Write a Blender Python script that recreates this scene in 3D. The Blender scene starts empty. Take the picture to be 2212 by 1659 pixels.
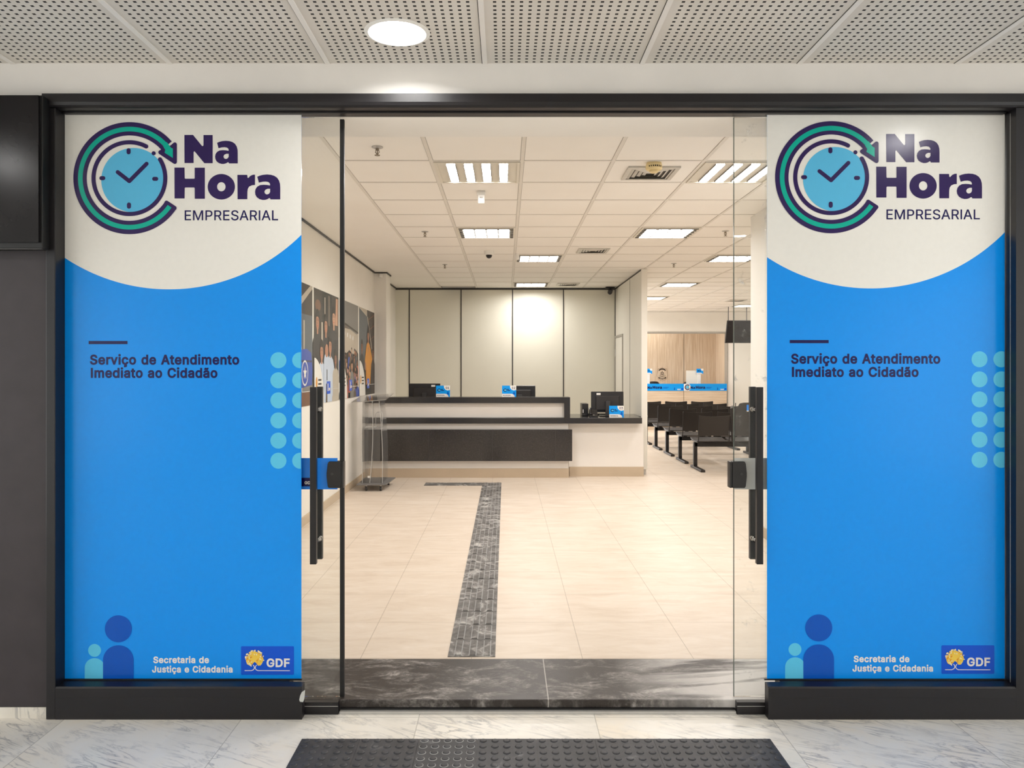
import bpy, math, random
from mathutils import Vector
from mathutils.geometry import tessellate_polygon, delaunay_2d_cdt
random.seed(7)
SC = bpy.context.scene
COL = SC.collection
F = 1690.0; CX = 1092.0; CY = 797.0; EYE = 1.56; FL = 0.055; CEIL = 2.99
def X(px, Y): return (px-CX)*Y/F
def Z(py, Y): return EYE+(CY-py)*Y/F
def P(px, py, Y): return (X(px, Y), Y, Z(py, Y))
GLY = {'0':[453,[[[227,-7],[174,1],[130,24],[95,62],[69,113],[53,178],[48,254],[53,330],[69,395],[95,447],[130,484],[174,508],[227,516],[279,508],[323,484],[358,447],[384,395],[400,330],[405,254],[400,178],[384,113],[359,62],[323,24],[279,1]],[[227,50],[261,56],[290,74],[313,103],[330,144],[340,194],[344,254],[340,314],[330,365],[313,405],[290,435],[261,453],[227,460],[192,453],[163,435],[140,405],[123,365],[113,314],[109,254],[113,194],[123,144],[140,103],[163,74],[192,56]]]],'1':[453,[[[76,0],[76,55],[391,55],[391,0]],[[276,509],[276,0],[212,0],[212,448],[209,448],[86,358],[86,427],[198,509]]]],'2':[453,[[[64,0],[64,47],[234,229],[282,282],[299,305],[311,327],[318,348],[320,371],[317,397],[308,419],[293,436],[273,449],[250,457],[224,460],[196,457],[172,447],[153,433],[139,413],[130,390],[127,362],[66,362],[71,405],[86,442],[111,473],[143,496],[182,511],[225,516],[268,511],[306,497],[337,474],[361,445],[376,411],[381,372],[378,345],[371,318],[357,290],[336,259],[267,180],[153,60],[153,57],[389,57],[389,0]]]],'3':[453,[[[218,-7],[173,-3],[133,10],[98,30],[70,57],[52,91],[44,132],[109,132],[115,107],[126,87],[144,71],[165,59],[191,52],[219,50],[248,53],[275,61],[297,74],[315,93],[325,116],[329,145],[326,172],[316,196],[299,217],[275,234],[242,244],[201,248],[157,248],[157,299],[288,448],[288,452],[70,452],[70,509],[372,509],[372,461],[211,278],[211,289],[264,288],[308,276],[344,253],[371,222],[387,186],[393,145],[387,103],[370,66],[344,36],[309,12],[266,-2]]]],'A':[480,[[[16,0],[201,509],[276,509],[463,0],[395,0],[287,302],[264,372],[232,478],[245,478],[213,371],[191,302],[85,0]],[[110,142],[110,199],[370,199],[370,142]]]],'C':[510,[[[267,-7],[205,1],[150,25],[104,63],[70,115],[48,179],[40,254],[48,329],[70,393],[104,445],[150,484],[205,508],[267,516],[305,513],[340,504],[373,490],[402,471],[427,447],[448,418],[463,385],[473,348],[408,348],[401,373],[389,395],[375,413],[357,428],[337,440],[315,449],[292,454],[267,456],[223,450],[184,432],[150,403],[125,364],[109,314],[103,254],[109,194],[125,145],[151,105],[184,76],[223,59],[267,53],[292,55],[315,60],[337,69],[357,81],[375,96],[389,114],[401,136],[408,160],[473,160],[463,124],[448,91],[428,62],[402,38],[373,19],[341,5],[305,-4]]]],'D':[502,[[[219,0],[96,0],[96,57],[215,57],[272,63],[318,81],[354,110],[379,149],[394,198],[399,255],[394,312],[379,361],[354,399],[320,428],[275,446],[221,452],[93,452],[93,509],[225,509],[294,501],[353,478],[399,441],[433,391],[455,329],[462,255],[455,181],[433,119],[398,68],[351,31],[291,8]],[[125,509],[125,0],[60,0],[60,509]]]],'E':[419,[[[60,0],[60,509],[372,509],[372,452],[125,452],[125,286],[355,286],[355,229],[125,229],[125,57],[375,57],[375,0]]]],'F':[410,[[[60,0],[60,509],[369,509],[369,452],[125,452],[125,278],[346,278],[346,221],[125,221],[125,0]]]],'G':[520,[[[269,-7],[205,1],[149,25],[104,64],[69,116],[47,179],[40,254],[47,329],[69,393],[103,445],[149,484],[203,508],[265,516],[304,513],[340,504],[374,489],[403,469],[429,445],[449,416],[465,384],[474,349],[408,349],[399,372],[387,393],[373,411],[356,427],[337,439],[315,448],[291,454],[265,456],[222,450],[183,432],[150,404],[125,364],[109,314],[103,254],[109,194],[125,145],[151,105],[184,76],[224,59],[269,53],[309,57],[345,71],[374,93],[396,123],[410,160],[415,202],[434,199],[283,199],[283,256],[478,256],[478,200],[471,141],[451,91],[419,50],[377,19],[326,0]]]],'H':[517,[[[60,0],[60,509],[125,509],[125,289],[392,289],[392,509],[457,509],[457,0],[392,0],[392,232],[125,232],[125,0]]]],'I':[300,[[[31,0],[31,57],[118,57],[118,452],[31,452],[31,509],[269,509],[269,452],[183,452],[183,57],[269,57],[269,0]]]],'J':[396,[[[185,-7],[143,-2],[106,11],[75,33],[52,63],[38,100],[33,145],[33,173],[98,173],[98,145],[104,104],[122,74],[149,56],[185,50],[220,56],[248,74],[266,104],[272,145],[272,509],[336,509],[336,145],[332,100],[318,63],[294,33],[263,11],[227,-2]]]],'L':[393,[[[60,0],[60,509],[125,509],[125,57],[361,57],[361,0]]]],'M':[628,[[[60,0],[60,509],[152,509],[277,187],[287,159],[299,123],[311,84],[322,49],[307,49],[318,83],[330,121],[342,158],[352,187],[476,509],[568,509],[568,0],[504,0],[504,291],[504,327],[505,369],[506,413],[507,457],[513,457],[498,409],[482,363],[467,322],[456,291],[342,0],[286,0],[170,291],[159,321],[145,361],[129,408],[112,457],[119,457],[120,416],[121,372],[122,328],[122,291],[122,0]]]],'N':[523,[[[60,0],[60,509],[136,509],[343,183],[363,151],[388,107],[414,55],[405,54],[401,108],[399,157],[399,195],[399,509],[463,509],[463,0],[387,0],[202,290],[177,331],[148,381],[108,452],[119,454],[122,384],[124,328],[125,291],[125,0]]]],'O':[533,[[[267,-7],[205,1],[150,25],[105,63],[70,115],[48,179],[40,254],[48,329],[70,393],[105,445],[150,484],[205,508],[267,516],[329,508],[384,484],[429,445],[464,393],[486,329],[493,254],[486,179],[464,115],[429,63],[384,25],[329,1]],[[267,53],[310,59],[349,76],[383,105],[408,144],[425,194],[430,254],[425,314],[408,365],[383,404],[349,433],[310,450],[267,456],[223,450],[184,433],[151,404],[125,364],[109,314],[103,254],[109,194],[125,144],[151,105],[184,76],[223,59]]]],'P':[445,[[[60,0],[60,509],[235,509],[289,503],[332,487],[366,462],[390,430],[404,391],[409,348],[404,304],[390,265],[366,233],[332,207],[289,191],[235,186],[109,186],[109,242],[233,242],[269,246],[297,256],[318,272],[333,294],[342,319],[344,348],[342,376],[333,402],[318,423],[297,439],[268,449],[232,452],[125,452],[125,0]]]],'R':[449,[[[60,0],[60,509],[236,509],[290,504],[333,489],[367,465],[390,433],[405,395],[409,352],[405,309],[390,271],[367,240],[333,217],[289,203],[236,198],[96,198],[96,255],[234,255],[269,258],[298,267],[319,281],[334,300],[342,324],[345,352],[342,380],[334,405],[319,425],[298,440],[269,449],[233,452],[125,452],[125,0]],[[353,0],[230,229],[303,229],[428,0]]]],'S':[447,[[[224,-9],[172,-4],[128,9],[91,31],[64,60],[46,96],[38,137],[104,137],[110,110],[123,88],[142,71],[166,59],[194,52],[224,49],[257,52],[286,60],[311,74],[329,92],[341,114],[346,139],[342,161],[332,179],[316,193],[296,205],[245,222],[184,239],[128,260],[86,289],[60,326],[52,372],[58,413],[75,448],[102,476],[138,498],[180,511],[227,516],[275,511],[316,498],[351,476],[377,449],[394,415],[401,378],[337,378],[326,412],[302,437],[267,453],[225,459],[194,456],[167,448],[145,435],[129,418],[118,398],[115,376],[119,352],[131,334],[148,319],[169,308],[212,293],[264,279],[312,264],[336,252],[359,238],[379,220],[395,198],[405,171],[408,139],[403,99],[386,64],[360,34],[323,11],[278,-4]]]],'a':[389,[[[160,-9],[126,-5],[94,5],[68,22],[48,45],[35,73],[30,108],[34,138],[43,161],[58,179],[78,193],[100,203],[125,211],[178,220],[234,227],[252,230],[265,235],[273,243],[276,255],[276,257],[273,279],[267,297],[256,311],[240,322],[220,329],[196,331],[171,329],[149,322],[132,313],[118,301],[107,288],[100,274],[41,291],[57,322],[79,346],[104,364],[133,375],[163,382],[194,384],[239,379],[263,372],[286,360],[306,343],[322,320],[333,290],[337,251],[337,0],[277,0],[277,52],[272,52],[252,25],[236,12],[215,1],[190,-6]],[[170,45],[202,49],[228,59],[248,74],[263,93],[272,115],[276,138],[276,190],[259,182],[231,176],[200,171],[175,168],[134,159],[117,150],[103,139],[95,124],[92,105],[94,87],[102,72],[114,61],[130,52],[149,47]]]],'c':[396,[[[207,-8],[159,-2],[117,16],[82,46],[56,85],[40,133],[34,187],[40,243],[56,291],[82,330],[117,360],[159,378],[207,384],[234,383],[260,377],[284,368],[305,356],[324,341],[340,322],[353,301],[362,277],[303,262],[290,289],[270,311],[242,325],[207,330],[173,325],[145,310],[124,287],[108,258],[99,224],[96,187],[99,151],[108,117],[124,89],[145,66],[173,51],[207,46],[243,52],[271,66],[292,89],[304,117],[363,102],[354,78],[341,56],[325,37],[306,21],[285,9],[261,-1],[235,-6]]]],'d':[424,[[[195,-8],[151,-2],[111,16],[79,45],[55,84],[39,133],[34,189],[39,245],[55,293],[79,332],[112,361],[151,378],[196,384],[228,381],[253,373],[272,360],[287,346],[306,319],[311,319],[311,509],[372,509],[372,0],[313,0],[313,59],[307,59],[287,31],[272,17],[252,4],[227,-5]],[[205,47],[236,51],[263,65],[284,86],[299,115],[309,150],[312,189],[309,229],[300,263],[284,291],[263,312],[237,325],[205,330],[172,325],[145,311],[124,290],[108,261],[99,227],[96,189],[99,151],[109,117],[124,88],[145,66],[172,51]]]],'e':[404,[[[212,-8],[161,-2],[117,16],[82,46],[56,85],[40,132],[34,187],[39,242],[55,290],[81,329],[115,359],[157,378],[205,384],[236,382],[266,374],[294,361],[319,341],[341,315],[357,282],[368,242],[371,194],[371,169],[75,169],[75,221],[338,221],[310,202],[307,237],[298,269],[283,294],[263,314],[237,326],[205,330],[173,326],[146,313],[125,294],[109,270],[99,241],[96,211],[96,178],[100,139],[110,106],[128,80],[151,61],[179,50],[212,46],[234,48],[254,53],[271,61],[285,73],[297,88],[306,105],[365,91],[353,63],[335,39],[311,19],[283,4],[249,-5]]]],'i':[167,[[[53,0],[53,379],[114,379],[114,0]],[[84,443],[67,446],[54,455],[44,468],[41,483],[44,499],[54,512],[67,521],[84,524],[100,521],[114,512],[123,499],[126,483],[123,468],[114,455],[100,446]]]],'m':[610,[[[53,0],[53,379],[112,379],[112,295],[108,295],[118,323],[132,346],[151,363],[172,376],[195,384],[219,386],[257,380],[287,361],[309,331],[321,295],[312,295],[322,321],[337,343],[357,361],[381,375],[407,383],[437,386],[468,383],[497,372],[522,354],[541,328],[553,296],[557,255],[557,0],[496,0],[496,254],[490,289],[473,313],[447,326],[419,330],[395,328],[374,320],[358,307],[345,290],[338,270],[335,247],[335,0],[274,0],[274,260],[269,288],[253,311],[229,326],[199,330],[178,328],[158,320],[140,307],[126,289],[117,266],[114,238],[114,0]]]],'n':[410,[[[114,227],[114,0],[53,0],[53,379],[112,379],[112,287],[102,287],[124,332],[152,362],[187,379],[227,384],[264,380],[295,369],[321,349],[341,321],[353,285],[357,240],[357,0],[296,0],[296,235],[290,275],[273,304],[246,323],[210,329],[184,326],[161,317],[141,303],[126,283],[117,257]]]],'o':[415,[[[207,-8],[159,-2],[117,16],[82,46],[56,85],[40,133],[34,187],[40,243],[56,291],[82,330],[117,360],[159,378],[207,384],[256,378],[299,360],[333,330],[359,291],[376,243],[381,187],[376,133],[359,85],[333,46],[299,16],[256,-2]],[[207,46],[242,51],[270,66],[292,89],[307,117],[316,151],[319,187],[316,224],[307,258],[292,287],[270,310],[242,325],[207,330],[173,325],[145,310],[124,287],[108,258],[99,224],[96,187],[99,151],[108,117],[124,89],[145,66],[173,51]]]],'r':[259,[[[53,0],[53,379],[112,379],[112,321],[115,321],[130,347],[152,367],[181,380],[213,385],[229,384],[243,384],[243,322],[230,324],[207,326],[182,323],[159,315],[140,301],[126,284],[117,262],[114,237],[114,0]]]],'s':[365,[[[182,-8],[145,-5],[112,3],[84,18],[62,38],[45,63],[36,94],[94,107],[105,79],[124,60],[150,49],[181,45],[217,50],[244,62],[262,81],[268,103],[265,121],[254,136],[237,147],[212,155],[149,170],[104,186],[72,208],[53,237],[47,274],[51,305],[65,332],[87,354],[115,370],[149,381],[187,384],[223,381],[254,372],[279,358],[299,339],[314,316],[324,290],[268,277],[258,298],[243,316],[219,328],[187,333],[156,329],[131,317],[114,299],[109,277],[112,258],[124,243],[144,232],[172,223],[229,209],[275,194],[306,171],[325,142],[331,107],[326,75],[312,47],[290,24],[260,6],[223,-5]]]],'t':[227,[[[204,379],[204,327],[6,327],[6,379]],[[65,471],[126,471],[126,98],[128,76],[136,61],[150,53],[170,50],[185,51],[202,54],[213,2],[192,-3],[168,-4],[125,2],[92,21],[72,52],[65,93]]]],'u':[410,[[[182,-5],[146,-1],[115,11],[89,31],[69,59],[57,95],[53,139],[53,379],[114,379],[114,144],[119,105],[137,75],[164,56],[200,50],[226,53],[249,62],[268,77],[283,97],[293,122],[296,153],[296,379],[357,379],[357,0],[298,0],[298,92],[307,92],[286,47],[257,17],[222,0]]]],'v':[389,[[[163,0],[17,379],[84,379],[165,155],[187,87],[206,21],[184,21],[203,87],[224,155],[305,379],[371,379],[226,0]]]],'\u00c3':[480,[[[16,0],[201,509],[276,509],[463,0],[395,0],[287,302],[264,372],[232,478],[245,478],[213,371],[191,302],[85,0]],[[110,142],[110,199],[370,199],[370,142]],[[284,576],[260,580],[237,590],[217,600],[201,604],[194,602],[188,595],[183,577],[141,577],[145,605],[155,628],[172,643],[196,648],[220,643],[241,633],[260,623],[278,619],[285,621],[291,625],[297,646],[339,646],[334,618],[324,595],[307,580]]]],'\u00c7':[510,[[[267,-7],[205,1],[150,25],[104,63],[70,115],[48,179],[40,254],[48,329],[70,393],[104,445],[150,484],[205,508],[267,516],[305,513],[340,504],[373,490],[402,471],[427,447],[448,418],[463,385],[473,348],[408,348],[401,373],[389,395],[375,413],[357,428],[337,440],[315,449],[292,454],[267,456],[223,450],[184,432],[150,403],[125,364],[109,314],[103,254],[109,194],[125,145],[151,105],[184,76],[223,59],[267,53],[292,55],[315,60],[337,69],[357,81],[375,96],[389,114],[401,136],[408,160],[473,160],[463,124],[448,91],[428,62],[402,38],[373,19],[341,5],[305,-4]],[[228,-146],[228,-110],[268,-110],[284,-109],[294,-105],[300,-98],[302,-88],[300,-77],[294,-71],[284,-67],[268,-66],[240,-66],[251,13],[283,13],[283,-3],[283,-33],[312,-37],[332,-47],[344,-64],[348,-88],[343,-114],[328,-132],[304,-143],[269,-146]]]],'\u00e3':[389,[[[160,-9],[126,-5],[94,5],[68,22],[48,45],[35,73],[30,108],[34,138],[43,161],[58,179],[78,193],[100,203],[125,211],[178,220],[234,227],[252,230],[265,235],[273,243],[276,255],[276,257],[273,279],[267,297],[256,311],[240,322],[220,329],[196,331],[171,329],[149,322],[132,313],[118,301],[107,288],[100,274],[41,291],[57,322],[79,346],[104,364],[133,375],[163,382],[194,384],[239,379],[263,372],[286,360],[306,343],[322,320],[333,290],[337,251],[337,0],[277,0],[277,52],[272,52],[252,25],[236,12],[215,1],[190,-6]],[[170,45],[202,49],[228,59],[248,74],[263,93],[272,115],[276,138],[276,190],[259,182],[231,176],[200,171],[175,168],[134,159],[117,150],[103,139],[95,124],[92,105],[94,87],[102,72],[114,61],[130,52],[149,47]],[[234,446],[209,450],[186,460],[166,470],[151,475],[143,472],[138,466],[133,448],[90,448],[94,476],[104,498],[121,513],[145,518],[170,514],[191,504],[210,494],[227,490],[235,491],[240,496],[247,517],[288,517],[284,488],[273,466],[256,451]]]],'\u00e7':[396,[[[207,-8],[159,-2],[117,16],[82,46],[56,85],[40,133],[34,187],[40,243],[56,291],[82,330],[117,360],[159,378],[207,384],[234,383],[260,377],[284,368],[305,356],[324,341],[340,322],[353,301],[362,277],[303,262],[290,289],[270,311],[242,325],[207,330],[173,325],[145,310],[124,287],[108,258],[99,224],[96,187],[99,151],[108,117],[124,89],[145,66],[173,51],[207,46],[243,52],[271,66],[292,89],[304,117],[363,102],[354,78],[341,56],[325,37],[306,21],[285,9],[261,-1],[235,-6]],[[169,-143],[169,-107],[210,-107],[226,-106],[236,-102],[241,-95],[243,-84],[241,-74],[236,-67],[226,-63],[210,-62],[182,-62],[192,16],[224,16],[224,0],[224,-29],[253,-34],[273,-44],[285,-61],[289,-85],[284,-111],[270,-129],[245,-139],[210,-143]]]]}
GLY['I'] = [180, [[[58,0],[58,509],[122,509],[122,0]]]]

# ---------------------------------------------------------------- materials
def srgb(r, g, b):
    f = lambda c: (c/255/12.92) if c/255 <= .04045 else ((c/255+.055)/1.055)**2.4
    return (f(r), f(g), f(b), 1)
class NT:
    def __init__(s, name):
        s.m = bpy.data.materials.new(name); s.m.use_nodes = True
        s.t = s.m.node_tree; s.t.nodes.clear()
        s.out = s.n('ShaderNodeOutputMaterial')
    def n(s, ty, **k):
        d = s.t.nodes.new(ty)
        for a, v in k.items(): setattr(d, a, v)
        return d
    def l(s, a, b): s.t.links.new(a, b)
    def pos(s):
        if not hasattr(s, '_p'):
            s._p = s.n('ShaderNodeNewGeometry').outputs['Position']
        return s._p
    def xyz(s):
        if not hasattr(s, '_x'):
            s._x = s.n('ShaderNodeSeparateXYZ'); s.l(s.pos(), s._x.inputs[0])
        return s._x.outputs
    def math(s, op, a, b=None, c=None):
        d = s.n('ShaderNodeMath', operation=op)
        for i, v in enumerate((a, b, c)):
            if v is None: continue
            if isinstance(v, (int, float)): d.inputs[i].default_value = v
            else: s.l(v, d.inputs[i])
        return d.outputs[0]
    def noise(s, scale, detail=4, rough=.55, vec=None, stretch=None, dist=0, rot=None):
        d = s.n('ShaderNodeTexNoise'); d.inputs['Scale'].default_value = scale
        d.inputs['Detail'].default_value = detail; d.inputs['Roughness'].default_value = rough
        d.inputs['Distortion'].default_value = dist
        v = vec or s.pos()
        if rot is not None:
            mp = s.n('ShaderNodeMapping'); s.l(v, mp.inputs[0]); mp.inputs['Rotation'].default_value = rot; v = mp.outputs[0]
        if stretch:
            mp = s.n('ShaderNodeMapping'); s.l(v, mp.inputs[0]); mp.inputs['Scale'].default_value = stretch; v = mp.outputs[0]
        s.l(v, d.inputs['Vector'])
        return d.outputs['Fac']
    def ramp(s, fac, stops):
        d = s.n('ShaderNodeValToRGB'); e = d.color_ramp.elements
        while len(e) < len(stops): e.new(.5)
        for i, (p, c) in enumerate(stops):
            e[i].position = p; e[i].color = c if len(c) == 4 else (*c, 1)
        s.l(fac, d.inputs[0]); return d.outputs[0]
    def mix(s, fac, a, b):
        d = s.n('ShaderNodeMix', data_type='RGBA')
        if isinstance(fac, (int, float)): d.inputs[0].default_value = fac
        else: s.l(fac, d.inputs[0])
        for i, v in ((6, a), (7, b)):
            if isinstance(v, tuple): d.inputs[i].default_value = v
            else: s.l(v, d.inputs[i])
        return d.outputs[2]
    def line(s, coord, off, pitch, w):
        """1 within w/2 of the joints off+k*pitch"""
        t = s.math('SUBTRACT', coord, off)
        t = s.math('DIVIDE', t, pitch)
        t = s.math('SUBTRACT', t, s.math('FLOOR', s.math('ADD', t, .5)))
        t = s.math('ABSOLUTE', t)
        return s.math('LESS_THAN', t, w/2/pitch)
    def bsdf(s, color, rough=.5, metal=0, spec=.5, coat=0, coat_r=.05, bump=None, bstr=.1, bdist=.002):
        b = s.n('ShaderNodeBsdfPrincipled')
        for k, v in (('Base Color', color), ('Roughness', rough), ('Metallic', metal), ('Specular IOR Level', spec), ('Coat Weight', coat), ('Coat Roughness', coat_r)):
            if isinstance(v, (int, float, tuple)): b.inputs[k].default_value = v
            else: s.l(v, b.inputs[k])
        if bump is not None:
            bp = s.n('ShaderNodeBump'); bp.inputs['Strength'].default_value = bstr; bp.inputs['Distance'].default_value = bdist
            s.l(bump, bp.inputs['Height']); s.l(bp.outputs[0], b.inputs['Normal'])
        s.l(b.outputs[0], s.out.inputs[0]); return s.m
def plain(name, c, rough=.5, metal=0, var=.06, scale=30, **k):
    t = NT(name)
    d = tuple(max(0, x*(1-var)) for x in c[:3])+(1,); e = tuple(min(1, x*(1+var)) for x in c[:3])+(1,)
    col = t.ramp(t.noise(scale), [(.3, d), (.7, e)])
    return t.bsdf(col, rough, metal, **k)
def emit(name, c, st):
    t = NT(name); e = t.n('ShaderNodeEmission'); e.inputs[0].default_value = c; e.inputs[1].default_value = st
    t.l(e.outputs[0], t.out.inputs[0]); return t.m
M = {}
M['wall'] = plain('painted_plaster', srgb(242,239,233), .6, var=.02, scale=3)
M['wall_warm'] = plain('painted_plaster_warm', srgb(238,234,226), .6, var=.02, scale=3)
M['band'] = plain('corridor_plaster', srgb(234,230,225), .6, var=.025, scale=5)
M['panel'] = plain('partition_laminate', srgb(231,228,213), .45, var=.015, scale=2)
M['partition'] = plain('partition_laminate_light', srgb(236,233,223), .45, var=.015, scale=2)
M['dark_gap'] = plain('dark_joint', srgb(60,58,54), .6)
M['grey_trim'] = plain('grey_aluminium_trim', srgb(176,172,164), .4, .3)
M['black'] = plain('black_painted_metal', srgb(18,15,19), .4, var=.15, scale=60)
M['black_matte'] = plain('black_gasket', srgb(10,9,10), .5)
M['dark_wall'] = plain('charcoal_cladding', srgb(54,48,51), .55, var=.12, scale=8)
M['plastic'] = plain('black_plastic', srgb(30,28,28), .35, var=.1)
M['plastic_soft'] = plain('black_chair_plastic', srgb(38,34,32), .42, var=.1, scale=80)
M['plastic_grey'] = plain('dark_grey_plastic', srgb(58,56,55), .4)
M['alu'] = plain('aluminium', srgb(196,194,190), .4, .45)
M['chrome'] = plain('chrome', srgb(205,205,205), .15, 1)
M['bronze'] = plain('sprinkler_brass', srgb(150,138,120), .4, .4)
M['white'] = plain('white_plastic', srgb(238,236,230), .4, var=.02)
M['cream'] = plain('cream_plastic', srgb(235,214,160), .45, var=.03)
M['white_lam'] = plain('white_laminate', srgb(240,236,230), .35, var=.015, scale=3)
M['plinth'] = plain('beige_plinth_tile', srgb(196,178,154), .45, var=.04, scale=4)
M['vent'] = plain('vent_aluminium', srgb(205,201,192), .45, .2)
M['fixture'] = plain('lamp_tray_enamel', srgb(226,220,206), .4, var=.02)
M['louver'] = plain('lamp_louver', srgb(132,129,123), .5)
M['vent_back'] = plain('vent_plenum', srgb(96,92,86), .6)
M['void'] = plain('dark_ceiling_void', srgb(14,13,13), .8)
# printed vinyls
def vinyl(n, c, r=.2): return plain('print_'+n, c, r, var=.012, scale=40, spec=.3)
M['blue'] = vinyl('blue', srgb(8,148,248))
M['pwhite'] = vinyl('white', srgb(238,236,230))
M['purple'] = vinyl('purple', srgb(48,32,88))
M['navy'] = vinyl('navy', srgb(22,18,80))
M['teal'] = vinyl('teal', srgb(0,178,156))
M['sky'] = vinyl('sky', srgb(92,190,234))
M['cyan'] = vinyl('cyan', srgb(92,200,240))
M['royal'] = vinyl('royal', srgb(0,86,194))
M['badge'] = vinyl('badge_blue', srgb(4,86,218))
M['yellow'] = vinyl('yellow', srgb(250,212,84))
M['orange'] = vinyl('orange', srgb(236,160,52))
M['pale'] = vinyl('pale_yellow', srgb(250,240,190))
M['strip_blue'] = vinyl('strip_blue', srgb(16,152,240))
M['sticker_grey'] = vinyl('sticker_back', srgb(196,198,194))
M['sticker_blue'] = vinyl('sticker_blue', srgb(44,140,246))
for n, c in dict(p_dark=(62,54,48), p_mid=(104,92,80), p_grey=(128,126,122), p_lite=(186,176,160), p_slate=(92,98,104), p_skin=(178,126,98),
                 p_skin2=(132,88,66), p_skin3=(206,158,128), p_hair=(38,28,24), p_shirt=(196,208,226), p_blue=(60,84,170), p_org=(216,146,44),
                 p_suit=(48,44,46), p_red=(196,96,72), p_cream=(206,192,160), p_black=(30,27,26), p_green=(96,120,88), p_brown=(120,84,58)).items():
    M[n] = vinyl('photo_'+n[2:], srgb(*c), .4)
def m_floor():
    t = NT('beige_floor_tile'); x, y, z = t.xyz()
    j = t.math('MAXIMUM', t.line(x, .40, .577, .004), t.line(y, 4.65, .577, .004))
    a = t.noise(2.6, 10, .7, stretch=(1, 3.4, 1), dist=.7); b = t.noise(14, 6, .6, stretch=(1, 4, 1))
    c = t.ramp(a, [(.3, srgb(206,188,169)), (.5, srgb(219,204,187)), (.72, srgb(229,217,203))])
    c = t.mix(t.math('MULTIPLY', b, .25), c, srgb(208,197,180))
    c = t.mix(t.math('MULTIPLY', j, .55), c, srgb(140,124,104))
    r = t.math('MULTIPLY_ADD', b, .2, .3)
    return t.bsdf(c, r, spec=.4, bump=b, bstr=.05)
M['floor'] = m_floor()
def m_marble():
    t = NT('white_corridor_marble'); x, y, z = t.xyz()
    jx = t.line(x, .40, .788, .004)
    jy = t.line(y, 3.505, .6, .004)
    j = t.math('MAXIMUM', jx, jy)
    tile = t.math('FLOOR', t.math('DIVIDE', t.math('SUBTRACT', x, .40), .788))
    comb = t.n('ShaderNodeCombineXYZ'); t.l(t.math('MULTIPLY', tile, 3.7), comb.inputs[0]); t.l(t.math('MULTIPLY', tile, 1.9), comb.inputs[1])
    va = t.n('ShaderNodeVectorMath', operation='ADD'); t.l(t.pos(), va.inputs[0]); t.l(comb.outputs[0], va.inputs[1])
    v = va.outputs[0]
    n1 = t.noise(2.6, 9, .62, vec=v, rot=(0, 0, .5), stretch=(1.2, 6, 1), dist=1.2)
    vein = t.math('ABSOLUTE', t.math('SUBTRACT', n1, .5))
    vm = t.ramp(vein, [(0, (1,1,1)), (.012, (.55,.55,.55)), (.05, (0,0,0))])
    n2 = t.noise(3.1, 4, .5, vec=v)
    vm2 = t.math('MULTIPLY', vm, t.ramp(n2, [(.4, (0,0,0)), (.62, (1,1,1))]))
    cl = t.noise(1.7, 6, .6, vec=v, dist=.6)
    c = t.ramp(cl, [(.3, srgb(218,212,201)), (.5, srgb(234,229,219)), (.75, srgb(236,224,204))])
    c = t.mix(t.math('MULTIPLY', vm2, .75), c, srgb(112,114,120))
    dirt = t.ramp(t.noise(40, 3, .5, vec=v), [(.72, (0,0,0)), (.8, (1,1,1))])
    c = t.mix(t.math('MULTIPLY', dirt, .25), c, srgb(130,124,112))
    c = t.mix(t.math('MULTIPLY', j, .5), c, srgb(126,120,108))
    return t.bsdf(c, .28, spec=.4)
M['marble'] = m_marble()
def m_thresh():
    t = NT('dusty_dark_granite'); x, y, z = t.xyz()
    g = t.noise(240, 3, .6)
    c = t.ramp(g, [(.3, srgb(36,31,29)), (.7, srgb(56,50,47))])
    d = t.noise(4.2, 12, .74, stretch=(1, 1.8, 1), dist=.7)
    dm = t.ramp(d, [(.47, (0,0,0)), (.56, (.35,.35,.35)), (.66, (1,1,1))])
    fine = t.noise(46, 6, .7, stretch=(1, 1.5, 1))
    dm = t.math('MULTIPLY', dm, t.ramp(fine, [(.34, (.15,.15,.15)), (.6, (1,1,1))]))
    w = t.noise(1.2, 7, .6, stretch=(1, 5, 1), dist=.6, rot=(0, 0, -.15))
    side = t.n('ShaderNodeMapRange'); t.l(x, side.inputs[0]); side.inputs[1].default_value = .55; side.inputs[2].default_value = 1.05
    wm = t.math('MULTIPLY', t.ramp(w, [(.36, (0,0,0)), (.50, (1,1,1))]), side.outputs[0])
    c = t.mix(t.math('MULTIPLY', dm, .8), c, srgb(190,184,178))
    c = t.mix(t.math('MULTIPLY', wm, .85), c, srgb(216,212,208))
    j = t.line(x, .195, 5.0, .005)
    c = t.mix(t.math('MULTIPLY', j, .7), c, srgb(190,184,176))
    return t.bsdf(c, t.math('MULTIPLY_ADD', d, .4, .2), spec=.4)
M['threshold'] = m_thresh()
def m_granite():
    t = NT('black_speckled_granite')
    g = t.noise(190, 4, .7)
    c = t.ramp(g, [(.35, srgb(36,33,32)), (.6, srgb(58,55,53)), (.75, srgb(120,116,110))])
    return t.bsdf(c, .16, spec=.5)
M['granite'] = m_granite()
def m_tactile():
    t = NT('worn_rubber_tile')
    d = t.noise(7, 9, .66, dist=1.4)
    c = t.ramp(d, [(.38, srgb(82,79,76)), (.52, srgb(112,109,106)), (.64, srgb(186,183,178))])
    return t.bsdf(c, .55, spec=.3)
M['tactile'] = m_tactile()
def m_rubber():
    t = NT('black_rubber_tile')
    d = t.noise(5, 9, .66, dist=1.6)
    c = t.ramp(d, [(.4, srgb(46,46,49)), (.6, srgb(60,60,63)), (.72, srgb(112,112,114))])
    return t.bsdf(c, .5, spec=.35)
M['rubber'] = m_rubber()
M['rubber_edge'] = plain('scuffed_rubber', srgb(150,150,148), .5)
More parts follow.
